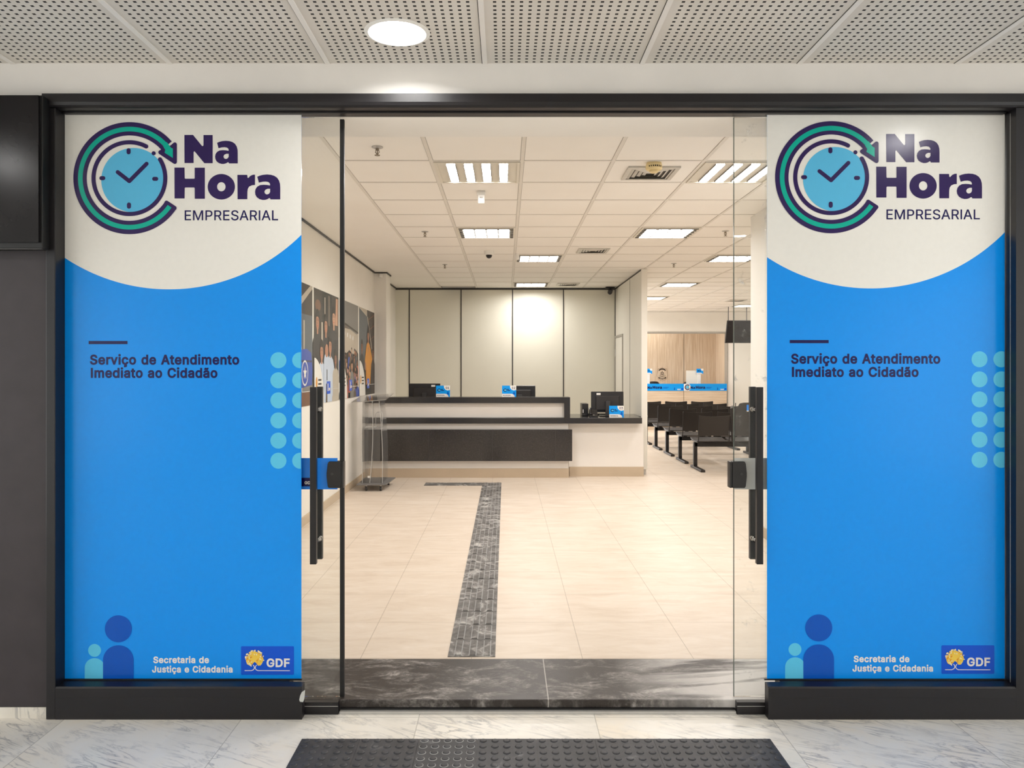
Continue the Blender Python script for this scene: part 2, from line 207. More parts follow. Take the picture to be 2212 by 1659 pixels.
def m_ctile():
    t = NT('ceiling_tile'); x, y, z = t.xyz()
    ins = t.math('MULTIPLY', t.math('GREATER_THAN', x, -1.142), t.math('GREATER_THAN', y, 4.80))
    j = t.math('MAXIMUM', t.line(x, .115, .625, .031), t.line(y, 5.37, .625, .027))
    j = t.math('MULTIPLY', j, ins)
    n = t.noise(1.3, 3); n2 = t.noise(300, 2)
    c = t.ramp(n, [(.3, srgb(245,241,234)), (.7, srgb(249,246,240))])
    c = t.mix(t.math('MULTIPLY', n2, .06), c, srgb(190,182,168))
    c = t.mix(t.math('MULTIPLY', j, .7), c, srgb(140,132,120))  # dark edges beside the grid bars: joint gap plus bar shadow put in colour
    return t.bsdf(c, .75, spec=.2)
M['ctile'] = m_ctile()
M['tbar'] = plain('ceiling_grid_enamel', srgb(228,223,214), .5, var=.02)
def m_perf():
    t = NT('perforated_corridor_ceiling'); x, y, z = t.xyz()
    def hole(c, off, w):
        u = t.math('DIVIDE', t.math('SUBTRACT', c, off), .0335)
        u = t.math('SUBTRACT', u, t.math('FLOOR', u))
        return t.math('LESS_THAN', t.math('ABSOLUTE', t.math('SUBTRACT', u, .5)), w/2/.0335)
    h = t.math('MULTIPLY', hole(x, -.091, .0125), hole(y, 3.5, .0125))
    seam = t.line(x, -.091, .7035, .05)
    h = t.math('MULTIPLY', h, t.math('SUBTRACT', 1, seam))
    n = t.noise(2, 4)
    c = t.ramp(n, [(.3, srgb(214,208,200)), (.7, srgb(224,219,211))])
    c = t.mix(h, c, srgb(22,21,21))
    return t.bsdf(c, .7, spec=.2)
M['perf'] = m_perf()
def m_wood(name, vertical=True, tone=1.0):
    t = NT(name)
    st = (9, 9, .5) if vertical else (.6, .6, 12)
    n = t.noise(3.2, 7, .6, stretch=st, dist=.25)
    a, b, c_ = (200,176,148), (216,196,172), (228,212,192)
    c = t.ramp(n, [(.3, srgb(*[int(v*tone) for v in a])), (.5, srgb(*[int(v*tone) for v in b])), (.7, srgb(*[int(v*tone) for v in c_]))])
    return t.bsdf(c, .42, spec=.35)
M['wood'] = m_wood('light_oak_laminate'); M['wood_h'] = m_wood('oak_laminate_desk', False, .96)
def m_glass(name, tint, haze=0.0, hazecol=(.8,.8,.78,1), smear=False, ior=1.45):
    t = NT(name)
    tr = t.n('ShaderNodeBsdfTransparent'); tr.inputs[0].default_value = tint
    gl = t.n('ShaderNodeBsdfGlossy'); gl.inputs['Roughness'].default_value = .01
    fr = t.n('ShaderNodeFresnel'); fr.inputs[0].default_value = ior
    mx = t.n('ShaderNodeMixShader'); t.l(t.math('MULTIPLY', fr.outputs[0], .55), mx.inputs[0]); t.l(tr.outputs[0], mx.inputs[1]); t.l(gl.outputs[0], mx.inputs[2])
    sh = mx.outputs[0]
    if haze or smear:
        df = t.n('ShaderNodeBsdfDiffuse'); df.inputs[0].default_value = hazecol
        m2 = t.n('ShaderNodeMixShader')
        if smear:
            f = t.ramp(t.noise(13, 9, .7, dist=.3), [(.62, (haze,)*3), (.68, (.22,)*3), (.76, (.7,)*3)])
            t.l(f, m2.inputs[0])
        else: m2.inputs[0].default_value = haze
        t.l(sh, m2.inputs[1]); t.l(df.outputs[0], m2.inputs[2]); sh = m2.outputs[0]
    t.l(sh, t.out.inputs[0]); return t.m
M['glass'] = m_glass('clear_glass', (.982,.992,.985,1), .015)
M['glass_smear'] = m_glass('smeared_glass', (.978,.988,.981,1), .03, smear=True)
M['glass_edge'] = plain('glass_edge', srgb(96,104,98), .2)
M['acrylic'] = m_glass('clear_acrylic', (.95,.95,.945,1), .05, (.62,.62,.62,1), ior=1.3)
M['acrylic_edge'] = m_glass('bright_acrylic_edge', (.9,.9,.9,1), .45, (.9,.9,.88,1))
M['smoked'] = m_glass('smoked_acrylic', (.6,.6,.6,1), .55, (.3,.29,.28,1))
M['screen'] = plain('dark_glass_screen', srgb(24,22,24), .2, var=.1, scale=4, spec=.3)
M['lamp'] = emit('lamp_tube', (1, .972, .952, 1), 90)
M['lamp_soft'] = emit('lamp_tube_louvred', (1, .972, .952, 1), 90*.52)
M['lamp_wash'] = emit('wall_washer_tube', (1, .96, .9, 1), 17)
M['down'] = emit('downlight_lens', (1, .99, .975, 1), 85)

# ---------------------------------------------------------------- mesh helpers
class MB:
    def __init__(s): s.v = []; s.f = []; s.mi = []; s.mats = []; s.cur = 0
    def use(s, m):
        m = M[m] if isinstance(m, str) else m
        if m not in s.mats: s.mats.append(m)
        s.cur = s.mats.index(m); return s
    def face(s, pts):  # one polygon
        i = len(s.v); s.v += [tuple(p) for p in pts]; s.f.append(tuple(range(i, i+len(pts)))); s.mi.append(s.cur); return s
    def box(s, x0, x1, y0, y1, z0, z1):
        if x0 > x1: x0, x1 = x1, x0
        if y0 > y1: y0, y1 = y1, y0
        if z0 > z1: z0, z1 = z1, z0
        i = len(s.v)
        s.v += [(x0,y0,z0),(x1,y0,z0),(x1,y1,z0),(x0,y1,z0),(x0,y0,z1),(x1,y0,z1),(x1,y1,z1),(x0,y1,z1)]
        for q in ((0,3,2,1),(4,5,6,7),(0,1,5,4),(1,2,6,5),(2,3,7,6),(3,0,4,7)):
            s.f.append(tuple(i+k for k in q)); s.mi.append(s.cur)
        return s
    def ring_loft(s, rings, close=True, cap=True):
        n = len(rings[0]); i = len(s.v)
        for r in rings: s.v += [tuple(p) for p in r]
        for k in range(len(rings)-1):
            for j in range(n if close else n-1):
                a = i+k*n+j; b = i+k*n+(j+1) % n
                s.f.append((a, b, b+n, a+n)); s.mi.append(s.cur)
        if cap:
            s.f.append(tuple(i+j for j in range(n))[::-1]); s.mi.append(s.cur)
            e = i+(len(rings)-1)*n
            s.f.append(tuple(e+j for j in range(n))); s.mi.append(s.cur)
        return s
    def cyl(s, p0, p1, r0, r1=None, n=20):
        r1 = r0 if r1 is None else r1
        p0 = Vector(p0); p1 = Vector(p1); d = (p1-p0).normalized()
        u = d.orthogonal().normalized(); w = d.cross(u)
        R = [[p+u*(r*math.cos(2*math.pi*k/n))+w*(r*math.sin(2*math.pi*k/n)) for k in range(n)] for p, r in ((p0, r0), (p1, r1))]
        return s.ring_loft(R)
    def lathe(s, c, prof, n=28, cap=True):
        """prof: [(r,z)] about a vertical axis through c"""
        R = [[(c[0]+r*math.cos(2*math.pi*k/n), c[1]+r*math.sin(2*math.pi*k/n), c[2]+z) for k in range(n)] for r, z in prof]
        return s.ring_loft(R, cap=cap)
    def tube(s, pts, r, n=10):
        pts = [Vector(p) for p in pts]; R = []; u = None
        for i, p in enumerate(pts):
            d = (pts[min(i+1, len(pts)-1)]-pts[max(i-1, 0)]).normalized()
            if u is None: u = d.orthogonal().normalized()
            u = (u-d*u.dot(d)).normalized(); w = d.cross(u)
            R.append([p+u*(r*math.cos(2*math.pi*k/n))+w*(r*math.sin(2*math.pi*k/n)) for k in range(n)])
        return s.ring_loft(R)
    def poly(s, loops, T):
        """flat filled polygon with holes; loops of 2D points; T maps (a,b)->3D"""
        if hasattr(T, 'bump'): T.bump()
        flat = [p for lp in loops for p in lp]
        ax = min(p[0] for p in flat); ay = min(p[1] for p in flat); sc = 1000/max(max(p[0] for p in flat)-ax, max(p[1] for p in flat)-ay, 1e-9)
        L = [[Vector(((p[0]-ax)*sc, (p[1]-ay)*sc, 0)) for p in lp] for lp in loops]
        i = len(s.v); s.v += [tuple(T(p[0], p[1])) for p in flat]
        for tri in tessellate_polygon(L):
            s.f.append(tuple(i+k for k in tri)); s.mi.append(s.cur)
        return s
    def prism(s, pts, T0, T1):
        """solid between two copies of a 2D outline"""
        n = len(pts); i = len(s.v)
        s.v += [tuple(T0(*p)) for p in pts]+[tuple(T1(*p)) for p in pts]
        for j in range(n):
            s.f.append((i+j, i+(j+1) % n, i+n+(j+1) % n, i+n+j)); s.mi.append(s.cur)
        for tri in tessellate_polygon([[Vector((p[0], p[1], 0)) for p in pts]]):
            s.f.append(tuple(i+k for k in tri)); s.mi.append(s.cur)
            s.f.append(tuple(i+n+k for k in tri[::-1])); s.mi.append(s.cur)
        return s
    def build(s, name, mat=None, parent=None, bevel=0, smooth=False, seg=2):
        me = bpy.data.meshes.new(name); me.from_pydata(s.v, [], s.f)
        if mat is not None and not s.mats: s.mats = [M[mat] if isinstance(mat, str) else mat]
        for m in s.mats: me.materials.append(m)
        me.polygons.foreach_set('material_index', s.mi)
        if smooth: me.polygons.foreach_set('use_smooth', [True]*len(me.polygons))
        me.validate(); me.update()
        import bmesh
        bm = bmesh.new(); bm.from_mesh(me); bmesh.ops.recalc_face_normals(bm, faces=bm.faces[:]); bm.to_mesh(me); bm.free()
        if smooth:
            try: me.set_sharp_from_angle(angle=math.radians(35))
            except Exception: pass
        o = bpy.data.objects.new(name, me); COL.objects.link(o)
        if bevel:
            b = o.modifiers.new('edge', 'BEVEL'); b.width = bevel; b.segments = seg; b.limit_method = 'ANGLE'
        if parent:
            o.parent = parent
            l = Vector((0, 0, 0)); q = parent
            while q: l += q.location; q = q.parent
            o.location = -l
        return o
def box(name, mat, x0, x1, y0, y1, z0, z1, parent=None, bevel=0):
    return MB().box(x0, x1, y0, y1, z0, z1).build(name, mat, parent, bevel)
def tag(o, label, cat, group=None, kind=None):
    o['label'] = label; o['category'] = cat
    if group: o['group'] = group
    if kind: o['kind'] = kind
    return o
def thing(name, label, cat, loc, group=None, kind=None):
    o = bpy.data.objects.new(name, None); COL.objects.link(o); o.location = loc; o.empty_display_size = .05
    return tag(o, label, cat, group, kind)
def st(o, label, cat): return tag(o, label, cat, None, 'structure')
def dup(root, loc, label, group=None):
    r = root.copy(); COL.objects.link(r); r.location = loc; r['label'] = label
    if group: r['group'] = group
    for ch in list(root.children):
        c = ch.copy(); COL.objects.link(c); c.parent = r
        for g in list(ch.children):
            d = g.copy(); COL.objects.link(d); d.parent = c
    return r
class Lay:
    """a printing layer: every piece of print lies a hair above the one before"""
    def __init__(s, fn): s.fn = fn; s.c = 0
    def bump(s): s.c += 1
    def __call__(s, a, b): return s.fn(a, b, s.c*1.2e-5)
def circ(cx, cy, r, n=40, ry=None):
    ry = r if ry is None else ry
    return [(cx+r*math.cos(2*math.pi*k/n), cy+ry*math.sin(2*math.pi*k/n)) for k in range(n)]
def stroke(m, pts, w, T, closed=False):
    P_ = list(pts)+([pts[0]] if closed else [])
    for (a, b) in zip(P_[:-1], P_[1:]):
        dx, dy = b[0]-a[0], b[1]-a[1]; L = math.hypot(dx, dy) or 1
        nx, ny = -dy/L*w/2, dx/L*w/2
        if hasattr(T, 'bump'): T.bump()
        m.face([T(a[0]+nx, a[1]+ny), T(b[0]+nx, b[1]+ny), T(b[0]-nx, b[1]-ny), T(a[0]-nx, a[1]-ny)])
    for p in P_: m.poly([circ(p[0], p[1], w/2, 20)], T)
def band(m, cx, cy, r0, r1, a0, a1, T, n=90):
    A = [math.radians(a0+(a1-a0)*k/n) for k in range(n+1)]
    if hasattr(T, 'bump'): T.bump()
    for p, q in zip(A[:-1], A[1:]):
        m.face([T(cx+r*math.cos(a), cy-r*math.sin(a)) for r, a in ((r0, p), (r1, p), (r1, q), (r0, q))])
def offset(lp, d):
    n = len(lp); out = []
    ar = sum(lp[i][0]*lp[(i+1) % n][1]-lp[(i+1) % n][0]*lp[i][1] for i in range(n))
    for i in range(n):
        a, b, c = lp[i-1], lp[i], lp[(i+1) % n]
        d1 = Vector((b[0]-a[0], b[1]-a[1])).normalized(); d2 = Vector((c[0]-b[0], c[1]-b[1])).normalized()
        n1 = Vector((d1.y, -d1.x)); n2 = Vector((d2.y, -d2.x)); q = n1+n2
        if q.length < .2: q = n1
        else: q = q/(q.length_squared/2)
        if q.length > 1.6: q = q.normalized()*1.6
        out.append((b[0]+q.x*d, b[1]+q.y*d))
    return out
_gc = {}
def glyph(ch, bold):
    """outline of a letter, thickened, as triangles (non-zero winding)"""
    if (ch, bold) in _gc: return _gc[ch, bold]
    lps = GLY[ch][1]
    ar = lambda lp: sum(lp[i][0]*lp[(i+1) % len(lp)][1]-lp[(i+1) % len(lp)][0]*lp[i][1] for i in range(len(lp)))
    sg = 1 if ar(max(lps, key=lambda l: abs(ar(l)))) > 0 else -1
    L = [offset(lp, bold*sg) for lp in lps]
    if ch == 'i': L = [[(x, y+(bold*.8 if min(p[1] for p in lp) > 380 else 0)) for x, y in lp] for lp in L]
    V = []; E = []
    for lp in L:
        n = len(V); V += [Vector(p) for p in lp]; E += [(n+i, n+(i+1) % len(lp)) for i in range(len(lp))]
    vo, eo, fo = delaunay_2d_cdt(V, E, [], 0, 1e-3)[:3]
    def wind(x, y):
        w = 0
        for lp in L:
            for i in range(len(lp)):
                (x0, y0), (x1, y1) = lp[i], lp[(i+1) % len(lp)]
                c = (x1-x0)*(y-y0)-(x-x0)*(y1-y0)
                if y0 <= y < y1 and c > 0: w += 1
                elif y1 <= y < y0 and c < 0: w -= 1
        return w
    tr = []
    for f in fo:
        cx = sum(vo[i].x for i in f)/len(f); cy = sum(vo[i].y for i in f)/len(f)
        if wind(cx, cy)*sg > 0: tr.append(f)
    _gc[ch, bold] = ([(v.x, v.y) for v in vo], tr)
    return _gc[ch, bold]
def text(m, s, x0, x1, base, cap, T, bold=0, space=0):
    """lettering between px x0 and x1 on a baseline, y down"""
    tot = 0
    for ch in s: tot += (260 if ch == ' ' else GLY[ch][0]+bold*1.1+space)
    k = (x1-x0)/tot; ky = cap/(509.0+2*bold*.6); x = 0
    if hasattr(T, 'bump'): T.bump()
    for ch in s:
        if ch == ' ': x += 260; continue
        V, tr = glyph(ch, bold)
        i = len(m.v); m.v += [tuple(T(x0+k*(x+bold*.55+p[0]), base-ky*(p[1]+bold*.3))) for p in V]
        for f in tr: m.f.append(tuple(i+j for j in f)); m.mi.append(m.cur)
        x += GLY[ch][0]+bold*1.1+space
# traced letters of the wordmark and the clock sign, in px of the left window
def ct(pts): return [(360+p[0]/7.9, 280+p[1]/7.9) for p in pts]
LN = ct([(302,90),(450,90),(600,275),(615,282),(628,268),(628,92),(785,92),(785,573),(643,573),(480,375),(468,370),(460,385),(460,570),(305,570)])
_a = [(860,225),(900,208),(950,195),(1010,190),(1070,195),(1120,210),(1165,240),(1195,285),(1210,340),(1213,400),(1213,577),(1065,577),(1055,558),(1040,558),(1015,575),(980,585),(940,586),(895,573),(855,545),(832,505),(826,460),(835,415),(862,378),(905,355),(960,350),(1010,353),(1055,362),(1058,345),(1050,325),(1030,308),(990,300),(945,303),(905,312),(885,318)]
_ah = [(1058,412),(1020,412),(985,428),(970,455),(975,480),(995,498),(1018,500),(1042,488),(1058,462)]
_s = lambda q: [(1508+(p[0]-826)*1.111, 765+(p[1]-190)*1.0985) for p in q]
LH = ct([(133,648),(305,648),(308,830),(320,838),(470,838),(478,830),(478,650),(652,650),(652,1180),(480,1180),(478,1000),(470,988),(318,988),(308,998),(306,1175),(135,1175)])
LR = ct([(1207,772),(1375,772),(1380,820),(1395,825),(1430,788),(1470,770),(1508,768),(1508,945),(1460,948),(1410,970),(1385,1010),(1378,1060),(1376,1187),(1210,1187)])
WORD1 = [[LN], [ct(_a), ct(_ah)]]
WORD2 = [[LH], [ct(circ(933,975,233,48,218)), ct(circ(933,975,72,32,78))], [LR], [ct(_s(_a)), ct(_s(_ah))]]
def wordmark(m, T):
    for g in WORD1+WORD2: m.poly(g, T)
def clock(m, T):
    """T(layer) gives a mapping; px of the left window"""
    c = (279.5, 384.8); q = lambda x, y: (150+x/6.38, 255+y/6.38)
    m.use('sky').poly([circ(288.2, 389, 69.5, 60)], T(1))
    m.use('purple'); t2 = T(2)
    band(m, *c, 73, 82, 62, 391.5, t2)
    for a in (62, 31.5): m.poly([circ(c[0]+77.5*math.cos(math.radians(a)), c[1]-77.5*math.sin(math.radians(a)), 4.5, 20)], t2)
    m.poly([circ(*q(1160,485), 4.4, 20)], t2)
    stroke(m, [q(665,745), q(825,870), q(1063,630)], 8.6, t2)
    for a, b in (((815,443),(815,472)), ((440,828),(466,828)), ((1168,838),(1196,838)), ((820,1192),(820,1222))): stroke(m, [q(*a), q(*b)], 8.8, t2)
    band(m, *c, 92.2, 121, 41, 326.5, t2)
    e = math.radians(326.5); d = (c[0]+96*math.cos(e), c[1]-96*math.sin(e)); f = (c[0]+117*math.cos(e), c[1]-117*math.sin(e))
    stroke(m, [d, f], 9, t2)
    head = [q(1452,363), q(1452,605), q(1252,472), q(1300,445), q(1410,400)]
    stroke(m, head, 8.8, t2, True); m.poly([head], t2)
    m.use('teal'); t3 = T(3)
    band(m, *c, 101, 111, 37.5, 325, t3)
    m.poly([[q(1425,420), q(1425,550), q(1312,478), q(1322,440), q(1290,385), q(1340,330), q(1400,410)]], t3)
def badge(m, T):
    q = lambda x, y: (515+x/17.02, 1385+y/17.02)
    rr = []
    for cx, cy, a0 in ((560.6+70, 0, 0),): pass
    x0, x1, y0, y1, r = 520.6, 634.9, 1396, 1457.7, 2.2
    for cx, cy, a0 in ((x1-r, y0+r, -90), (x1-r, y1-r, 0), (x0+r, y1-r, 90), (x0+r, y0+r, 180)):
        for k in range(5):
            a = math.radians(a0+90*k/4); rr.append((cx+r*math.cos(a), cy+r*math.sin(a)))
    m.use('badge').poly([rr], T(1))
    rnd = random.Random(3); n = 0; tl = T(3)
    m.use('yellow').poly([[q(*p) for p in ((300,600),(360,480),(480,400),(640,380),(780,450),(880,560),(920,680),(880,800),(820,890),(720,900),(650,800),(590,760),(530,830),(420,900),(320,850),(280,740))]], T(2))
    while n < 120:
        a = rnd.uniform(0, 2*math.pi); rho = math.sqrt(rnd.uniform(.12, 1)); x = 600+345*rho*math.cos(a); y = 640+300*rho*math.sin(a)
        if y > 770 and abs(x-600) < 70+(y-770)*.2: continue
        m.use('pale' if rho > .9 else rnd.choice(['yellow', 'yellow', 'pale', 'orange'])).poly([circ(*q(x, y), rnd.uniform(1.0, 2.0), 10)], tl); n += 1
    m.use('pwhite'); t = T(2)
    stroke(m, [q(240,1083), q(480,1083), q(555,1050), q(592,985), q(575,920), q(548,885)], 1.5, t)
    stroke(m, [q(1885,1086), q(720,1083), q(650,1050), q(615,985), q(635,920), q(662,885)], 1.5, t)
    text(m, 'GDF', *[q(v, 0)[0] for v in (1020,1905)], q(0,945)[1], 305/17.02, t, 30)

# ================================================================ the setting
# corridor
st(box('floor_corridor', 'marble', -6, 6, -6, 3.60, -.1, 0), 'white grey-veined marble corridor floor in front of the shopfront', 'floor')
DL = [(-.44,3.18), (2.37,2.42), (-3.28,-1.07), (-3.3,1.65), (-.44,.3), (2.4,-.9), (-.44,-2.7), (2.4,-3.9), (4.6,1.2), (-4.9,-3.6)]
m = MB().use('perf').poly([[(-6,-6),(6,-6),(6,3.5),(-6,3.5)]]+[circ(x, y, .118, 40) for x, y in DL], lambda a, b: (a, b, 2.927))
m.use('band').box(-6, 6, -6, 3.5, 3.05, 3.07)
st(m.build('ceiling_corridor'), 'pale perforated plasterboard ceiling of the corridor', 'ceiling')
for k in range(-8, 9):
    sx = -.091+.7035*k
    if abs(sx) > 3.5: continue
    o = MB().use('band').box(sx-.012, sx+.009, -6, 3.5, 2.9225, 2.9275).use('dark_gap').box(sx-.015, sx-.0118, -6, 3.5, 2.9255, 2.9275).build('trim_%d' % (k+9))
    st(o, 'narrow cover strip between perforated panels of the corridor ceiling', 'trim'); o['group'] = 'ceiling cover strips'
st(box('wall_front', 'band', -6, 6, 3.5, 3.6, 2.783, 3.0), 'off-white plaster band above the black shopfront frame', 'wall')
st(box('wall_corridor_back', 'band', -6, 6, -6.1, -6, 0, 3), 'off-white wall on the far side of the corridor', 'wall')
for n, x, s in ((3, -6.05, 'charcoal wall'), (4, 6.05, 'right window')):
    w_ = thing('window_%d' % n, 'tall glazed end of the corridor letting in daylight on the side of the %s' % s, 'window', (x, -1.2, 0), kind='structure')
    m = MB().use('black')
    for k in range(6):
        yy = -6+k*1.9
        m.box(x-.03, x+.03, yy-.03 if k else yy, yy+.03, 0, 3.0)
    m.box(x-.03, x+.03, -6, 3.5, 0, .08).box(x-.03, x+.03, -6, 3.5, 2.87, 3.0).build('window_frame', parent=w_)
    MB().use('glass').box(x-.004, x+.004, -6, 3.5, .08, 2.87).build('glass_pane', parent=w_)
st(box('wall_charcoal_left', 'dark_wall', -6, -2.043, 3.5, 3.6, .048, 2.783), 'charcoal wall cladding left of the shopfront', 'wall')
st(box('baseboard_corridor_left', 'marble', -6, -2.043, 3.497, 3.6, 0, .047), 'marble skirting under the charcoal wall', 'baseboard')
st(box('wall_charcoal_right', 'dark_wall', 2.36, 6, 3.5, 3.6, 0, 2.783), 'charcoal wall cladding right of the shopfront', 'wall')
# black shopfront frame
prof = [(3.47,2.7825),(3.47,2.745),(3.474,2.732),(3.482,2.724),(3.49,2.722),(3.53,2.722),(3.53,2.7825)]
o = MB().use('black').prism(prof, lambda y, z: (-2.058, y, z), lambda y, z: (6, y, z)).build('trim_20', bevel=.002)
st(o, 'black rounded head beam of the shopfront frame', 'trim')
st(box('trim_21', 'black', -2.0, 2.26, 3.53, 3.585, 2.714, 2.79, bevel=.003), 'black lower head rail above the glass', 'trim')
o = MB().use('black').box(-2.045, -2.003, 3.48, 3.6, .0, 2.722).build('trim_22', bevel=.003)
st(o, 'black post at the left edge of the shopfront', 'trim')
o = MB().use('black').box(2.271, 2.36, 3.48, 3.6, 0, 2.722).use('alu').box(2.2695, 2.2712, 3.518, 3.520, .15, 2.71).build('trim_23', bevel=.003)
st(o, 'black post at the right edge of the shopfront', 'trim')
def base(n, x0, x1, lab):
    pr = [(3.48,0),(3.48,.138),(3.485,.145),(3.53,.1485),(3.53,0)]
    o = MB().use('black').prism(pr, lambda y, z: (x0, y, z), lambda y, z: (x1, y, z)).box(x0 if x0 < 0 else x0+.07, x1-.07 if x0 < 0 else x1, 3.53, 3.6, 0, .1485)
    o.use('black_matte').box(x0+.005, x1-.005, 3.4795, 3.4805, .0965, .098)
    o = o.build(n, bevel=.004); st(o, lab, 'trim')
base('trim_24', -2.003, -.906, 'black box plinth under the left printed window')
base('trim_25', 1.1696, 2.271, 'black box plinth under the right printed window')
# interior shell
st(box('floor', 'floor', -1.95, 9, 4.063, 22.6, -.1, FL), 'large beige floor tiles of the service hall', 'floor')
o = MB().use('threshold').box(-2.2, 2.4, 3.5605, 4.063, -.05, FL).build('floor_threshold', bevel=.004)
st(o, 'dusty dark granite threshold slab in the doorway', 'threshold')
o = MB().use('alu').box(X(735,3.55), X(1588,3.55), 3.535, 3.5605, 0, .012).use('black_matte').box(X(735,3.55), X(1588,3.55), 3.552, 3.5606, .012, .02).build('trim_26')
st(o, 'worn aluminium floor strip in front of the dark threshold', 'trim')
for n, x0, x1, s in (('trim_27', X(655,3.55), X(732.5,3.55), 'left'), ('trim_28', X(1589.5,3.55), X(1652,3.55), 'right')):
    o = MB().use('black').box(x0, x1, 3.53, 3.56, 0, .056).use('alu').box(x0, x1, 3.5285, 3.5300, .037, .0395).build(n, bevel=.002)
    st(o, 'black floor guide block under the %s sliding glass door' % s, 'trim')
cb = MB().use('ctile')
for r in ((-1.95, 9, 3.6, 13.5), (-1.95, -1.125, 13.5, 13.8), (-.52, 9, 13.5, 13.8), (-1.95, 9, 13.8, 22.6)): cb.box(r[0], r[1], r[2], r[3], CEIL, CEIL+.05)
cb.use('void').box(-1.2, -.45, 13.45, 13.85, CEIL+.085, CEIL+.09)
for r in ((-1.13, -1.125, 13.5, 13.8), (-.52, -.515, 13.5, 13.8), (-1.13, -.515, 13.495, 13.5), (-1.13, -.515, 13.8, 13.805)): cb.box(r[0], r[1], r[2], r[3], CEIL+.05, CEIL+.085)
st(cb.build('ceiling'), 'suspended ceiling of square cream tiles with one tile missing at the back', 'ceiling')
tb = MB().use('tbar')
for k in range(-2, 12):
    x = .115+.625*k
    tb.box(x-.0118, x+.0118, 4.0, 19.5, CEIL-.004, CEIL+.001)
for k in range(-2, 23):
    y = 5.37+.625*k
    tb.box(-1.135, 8.9, y-.0118, y+.0118, CEIL-.0035, CEIL+.001)
st(tb.build('trim_30'), 'white metal grid between the ceiling tiles', 'trim')
st(MB().use('wall').box(-2.0, 2.31, 3.585, 3.89, 2.714, 2.989).build('wall_header'), 'plaster soffit above the sliding doors', 'wall')
o = MB().use('wall_warm').box(-2.1, -1.94, 3.6, 13.95, 0, 2.989).build('wall_left')
st(o, 'plain off-white wall carrying the photo posters', 'wall')
o = MB().use('wall_warm').box(-1.94, -1.762, 11.56, 11.96, FL, 2.978).build('wall_left_pier')
st(o, 'shallow white pier at the end of the poster wall', 'wall')
o = MB().use('dark_gap').box(-1.94, -1.922, 3.9, 11.55, 2.972, 2.9895).box(-1.762, -1.745, 11.56, 11.96, 2.972, 2.9895).box(-1.94, -1.745, 11.545, 11.56, 2.972, 2.9895).box(-1.94, -1.922, 11.96, 13.8, 2.972, 2.9895).build('trim_31')
st(o, 'dark shadow gap between poster wall and ceiling', 'trim')
o = MB().use('plinth').box(-1.94, -1.928, 3.6, 11.0, FL, .147).build('baseboard_left')
st(o, 'beige tile skirting along the poster wall', 'baseboard')
o = MB().use('wall').box(2.31, 2.45, 3.6, 7.37, 0, 2.989).build('wall_right')
st(o, 'white wall stub behind the right glass door', 'wall')
o = MB().use('plinth').box(2.298, 2.31, 3.6, 7.37, FL, .147).build('baseboard_right')
st(o, 'beige tile skirting of the white wall stub', 'baseboard')
st(MB().use('wall').box(2.45, 9, 7.27, 7.37, FL, 2.989).build('wall_hall_front'), 'white wall closing the waiting hall towards the shopfront', 'wall')
st(MB().use('wall').box(9, 9.1, 7.27, 22.6, 0, 2.989).build('wall_hall_right'), 'white far side wall of the waiting hall', 'wall')
# laminate back wall with dark joints
o = MB().use('panel').box(-1.94, 1.94, 13.8, 13.9, FL, 2.985)
o.use('dark_gap').box(-1.94, 1.94, 13.792, 13.8, 2.955, 2.985)
for px in (851.5, 884, 996, 1107, 1217, 1329): o.box(X(px,13.8)-.008, X(px,13.8)+.008, 13.792, 13.8, FL, 2.955)
o.use('grey_trim')
for px in (884, 996, 1107, 1217): o.box(X(px,13.8)+.008, X(px,13.8)+.013, 13.794, 13.8, FL, 2.955)
st(o.build('wall_back'), 'grey-green laminate partition panels behind the reception desk', 'wall')
o = MB().use('partition').box(1.94, 2.023, 11.16, 13.9, .13, 2.985)
o.use('dark_gap').box(1.937, 1.94, 11.2, 13.8, 2.965, 2.985).box(1.937, 1.94, 12.2, 12.206, .13, 2.96).box(1.937, 1.94, 11.165, 11.172, .13, .8)
o.use('alu').cyl((1.982, 11.2, FL), (1.982, 11.2, .13), .03).build('wall_partition')
st(bpy.data.objects['wall_partition'], 'thin cream partition between reception desk and waiting hall', 'wall')
d = thing('door_1', 'narrow grey-framed door in the cream partition beside the laminate wall', 'door', (1.94, 13.3, FL), kind='structure')
MB().use('grey_trim').box(1.925, 1.94, 12.90, 12.94, FL, 2.14).box(1.925, 1.94, 13.72, 13.76, FL, 2.14).box(1.925, 1.94, 12.94, 13.72, 2.10, 2.14).build('door_frame', parent=d)
MB().use('partition').box(1.932, 1.9395, 12.945, 13.715, FL+.01, 2.095).build('door_leaf', parent=d)
MB().use('alu').cyl((1.926, 13.715, 1.78), (1.926, 13.715, 1.9), .012).build('hinge', parent=d)
# far end of the waiting hall
o = MB().use('wall_warm').box(2.023, 5.53, 19.5, 19.7, 2.49, 2.985).use('grey_trim').box(2.023, 5.53, 19.49, 19.71, 2.445, 2.49).build('wall_bulkhead')
st(o, 'beige bulkhead with grey bottom edge above the service counters', 'wall')
o = MB().use('wall').box(5.535, 9, 19.5, 19.7, FL, 2.985).use('grey_trim').box(5.515, 5.545, 19.485, 19.7, FL, 2.445).build('wall_hall_end')
st(o, 'white wall with grey corner trim beside the service counters', 'wall')
o = MB().use('wood').box(1.9, 5.75, 21.0, 21.1, FL, 2.985).use('dark_gap').box(X(1477,21)-.004, X(1477,21)+.004, 20.996, 21.0, FL, 2.985).build('wall_wood')
st(o, 'light oak panelled wall behind the service counters', 'wall')
o = MB().use('wood').prism([(5.64,21.0),(5.52,19.7),(5.70,19.7),(5.76,21.0)], lambda x, y: (x, y, FL), lambda x, y: (x, y, 2.985)).build('wall_wood_side')
st(o, 'light oak side panel closing the service counter niche', 'wall')

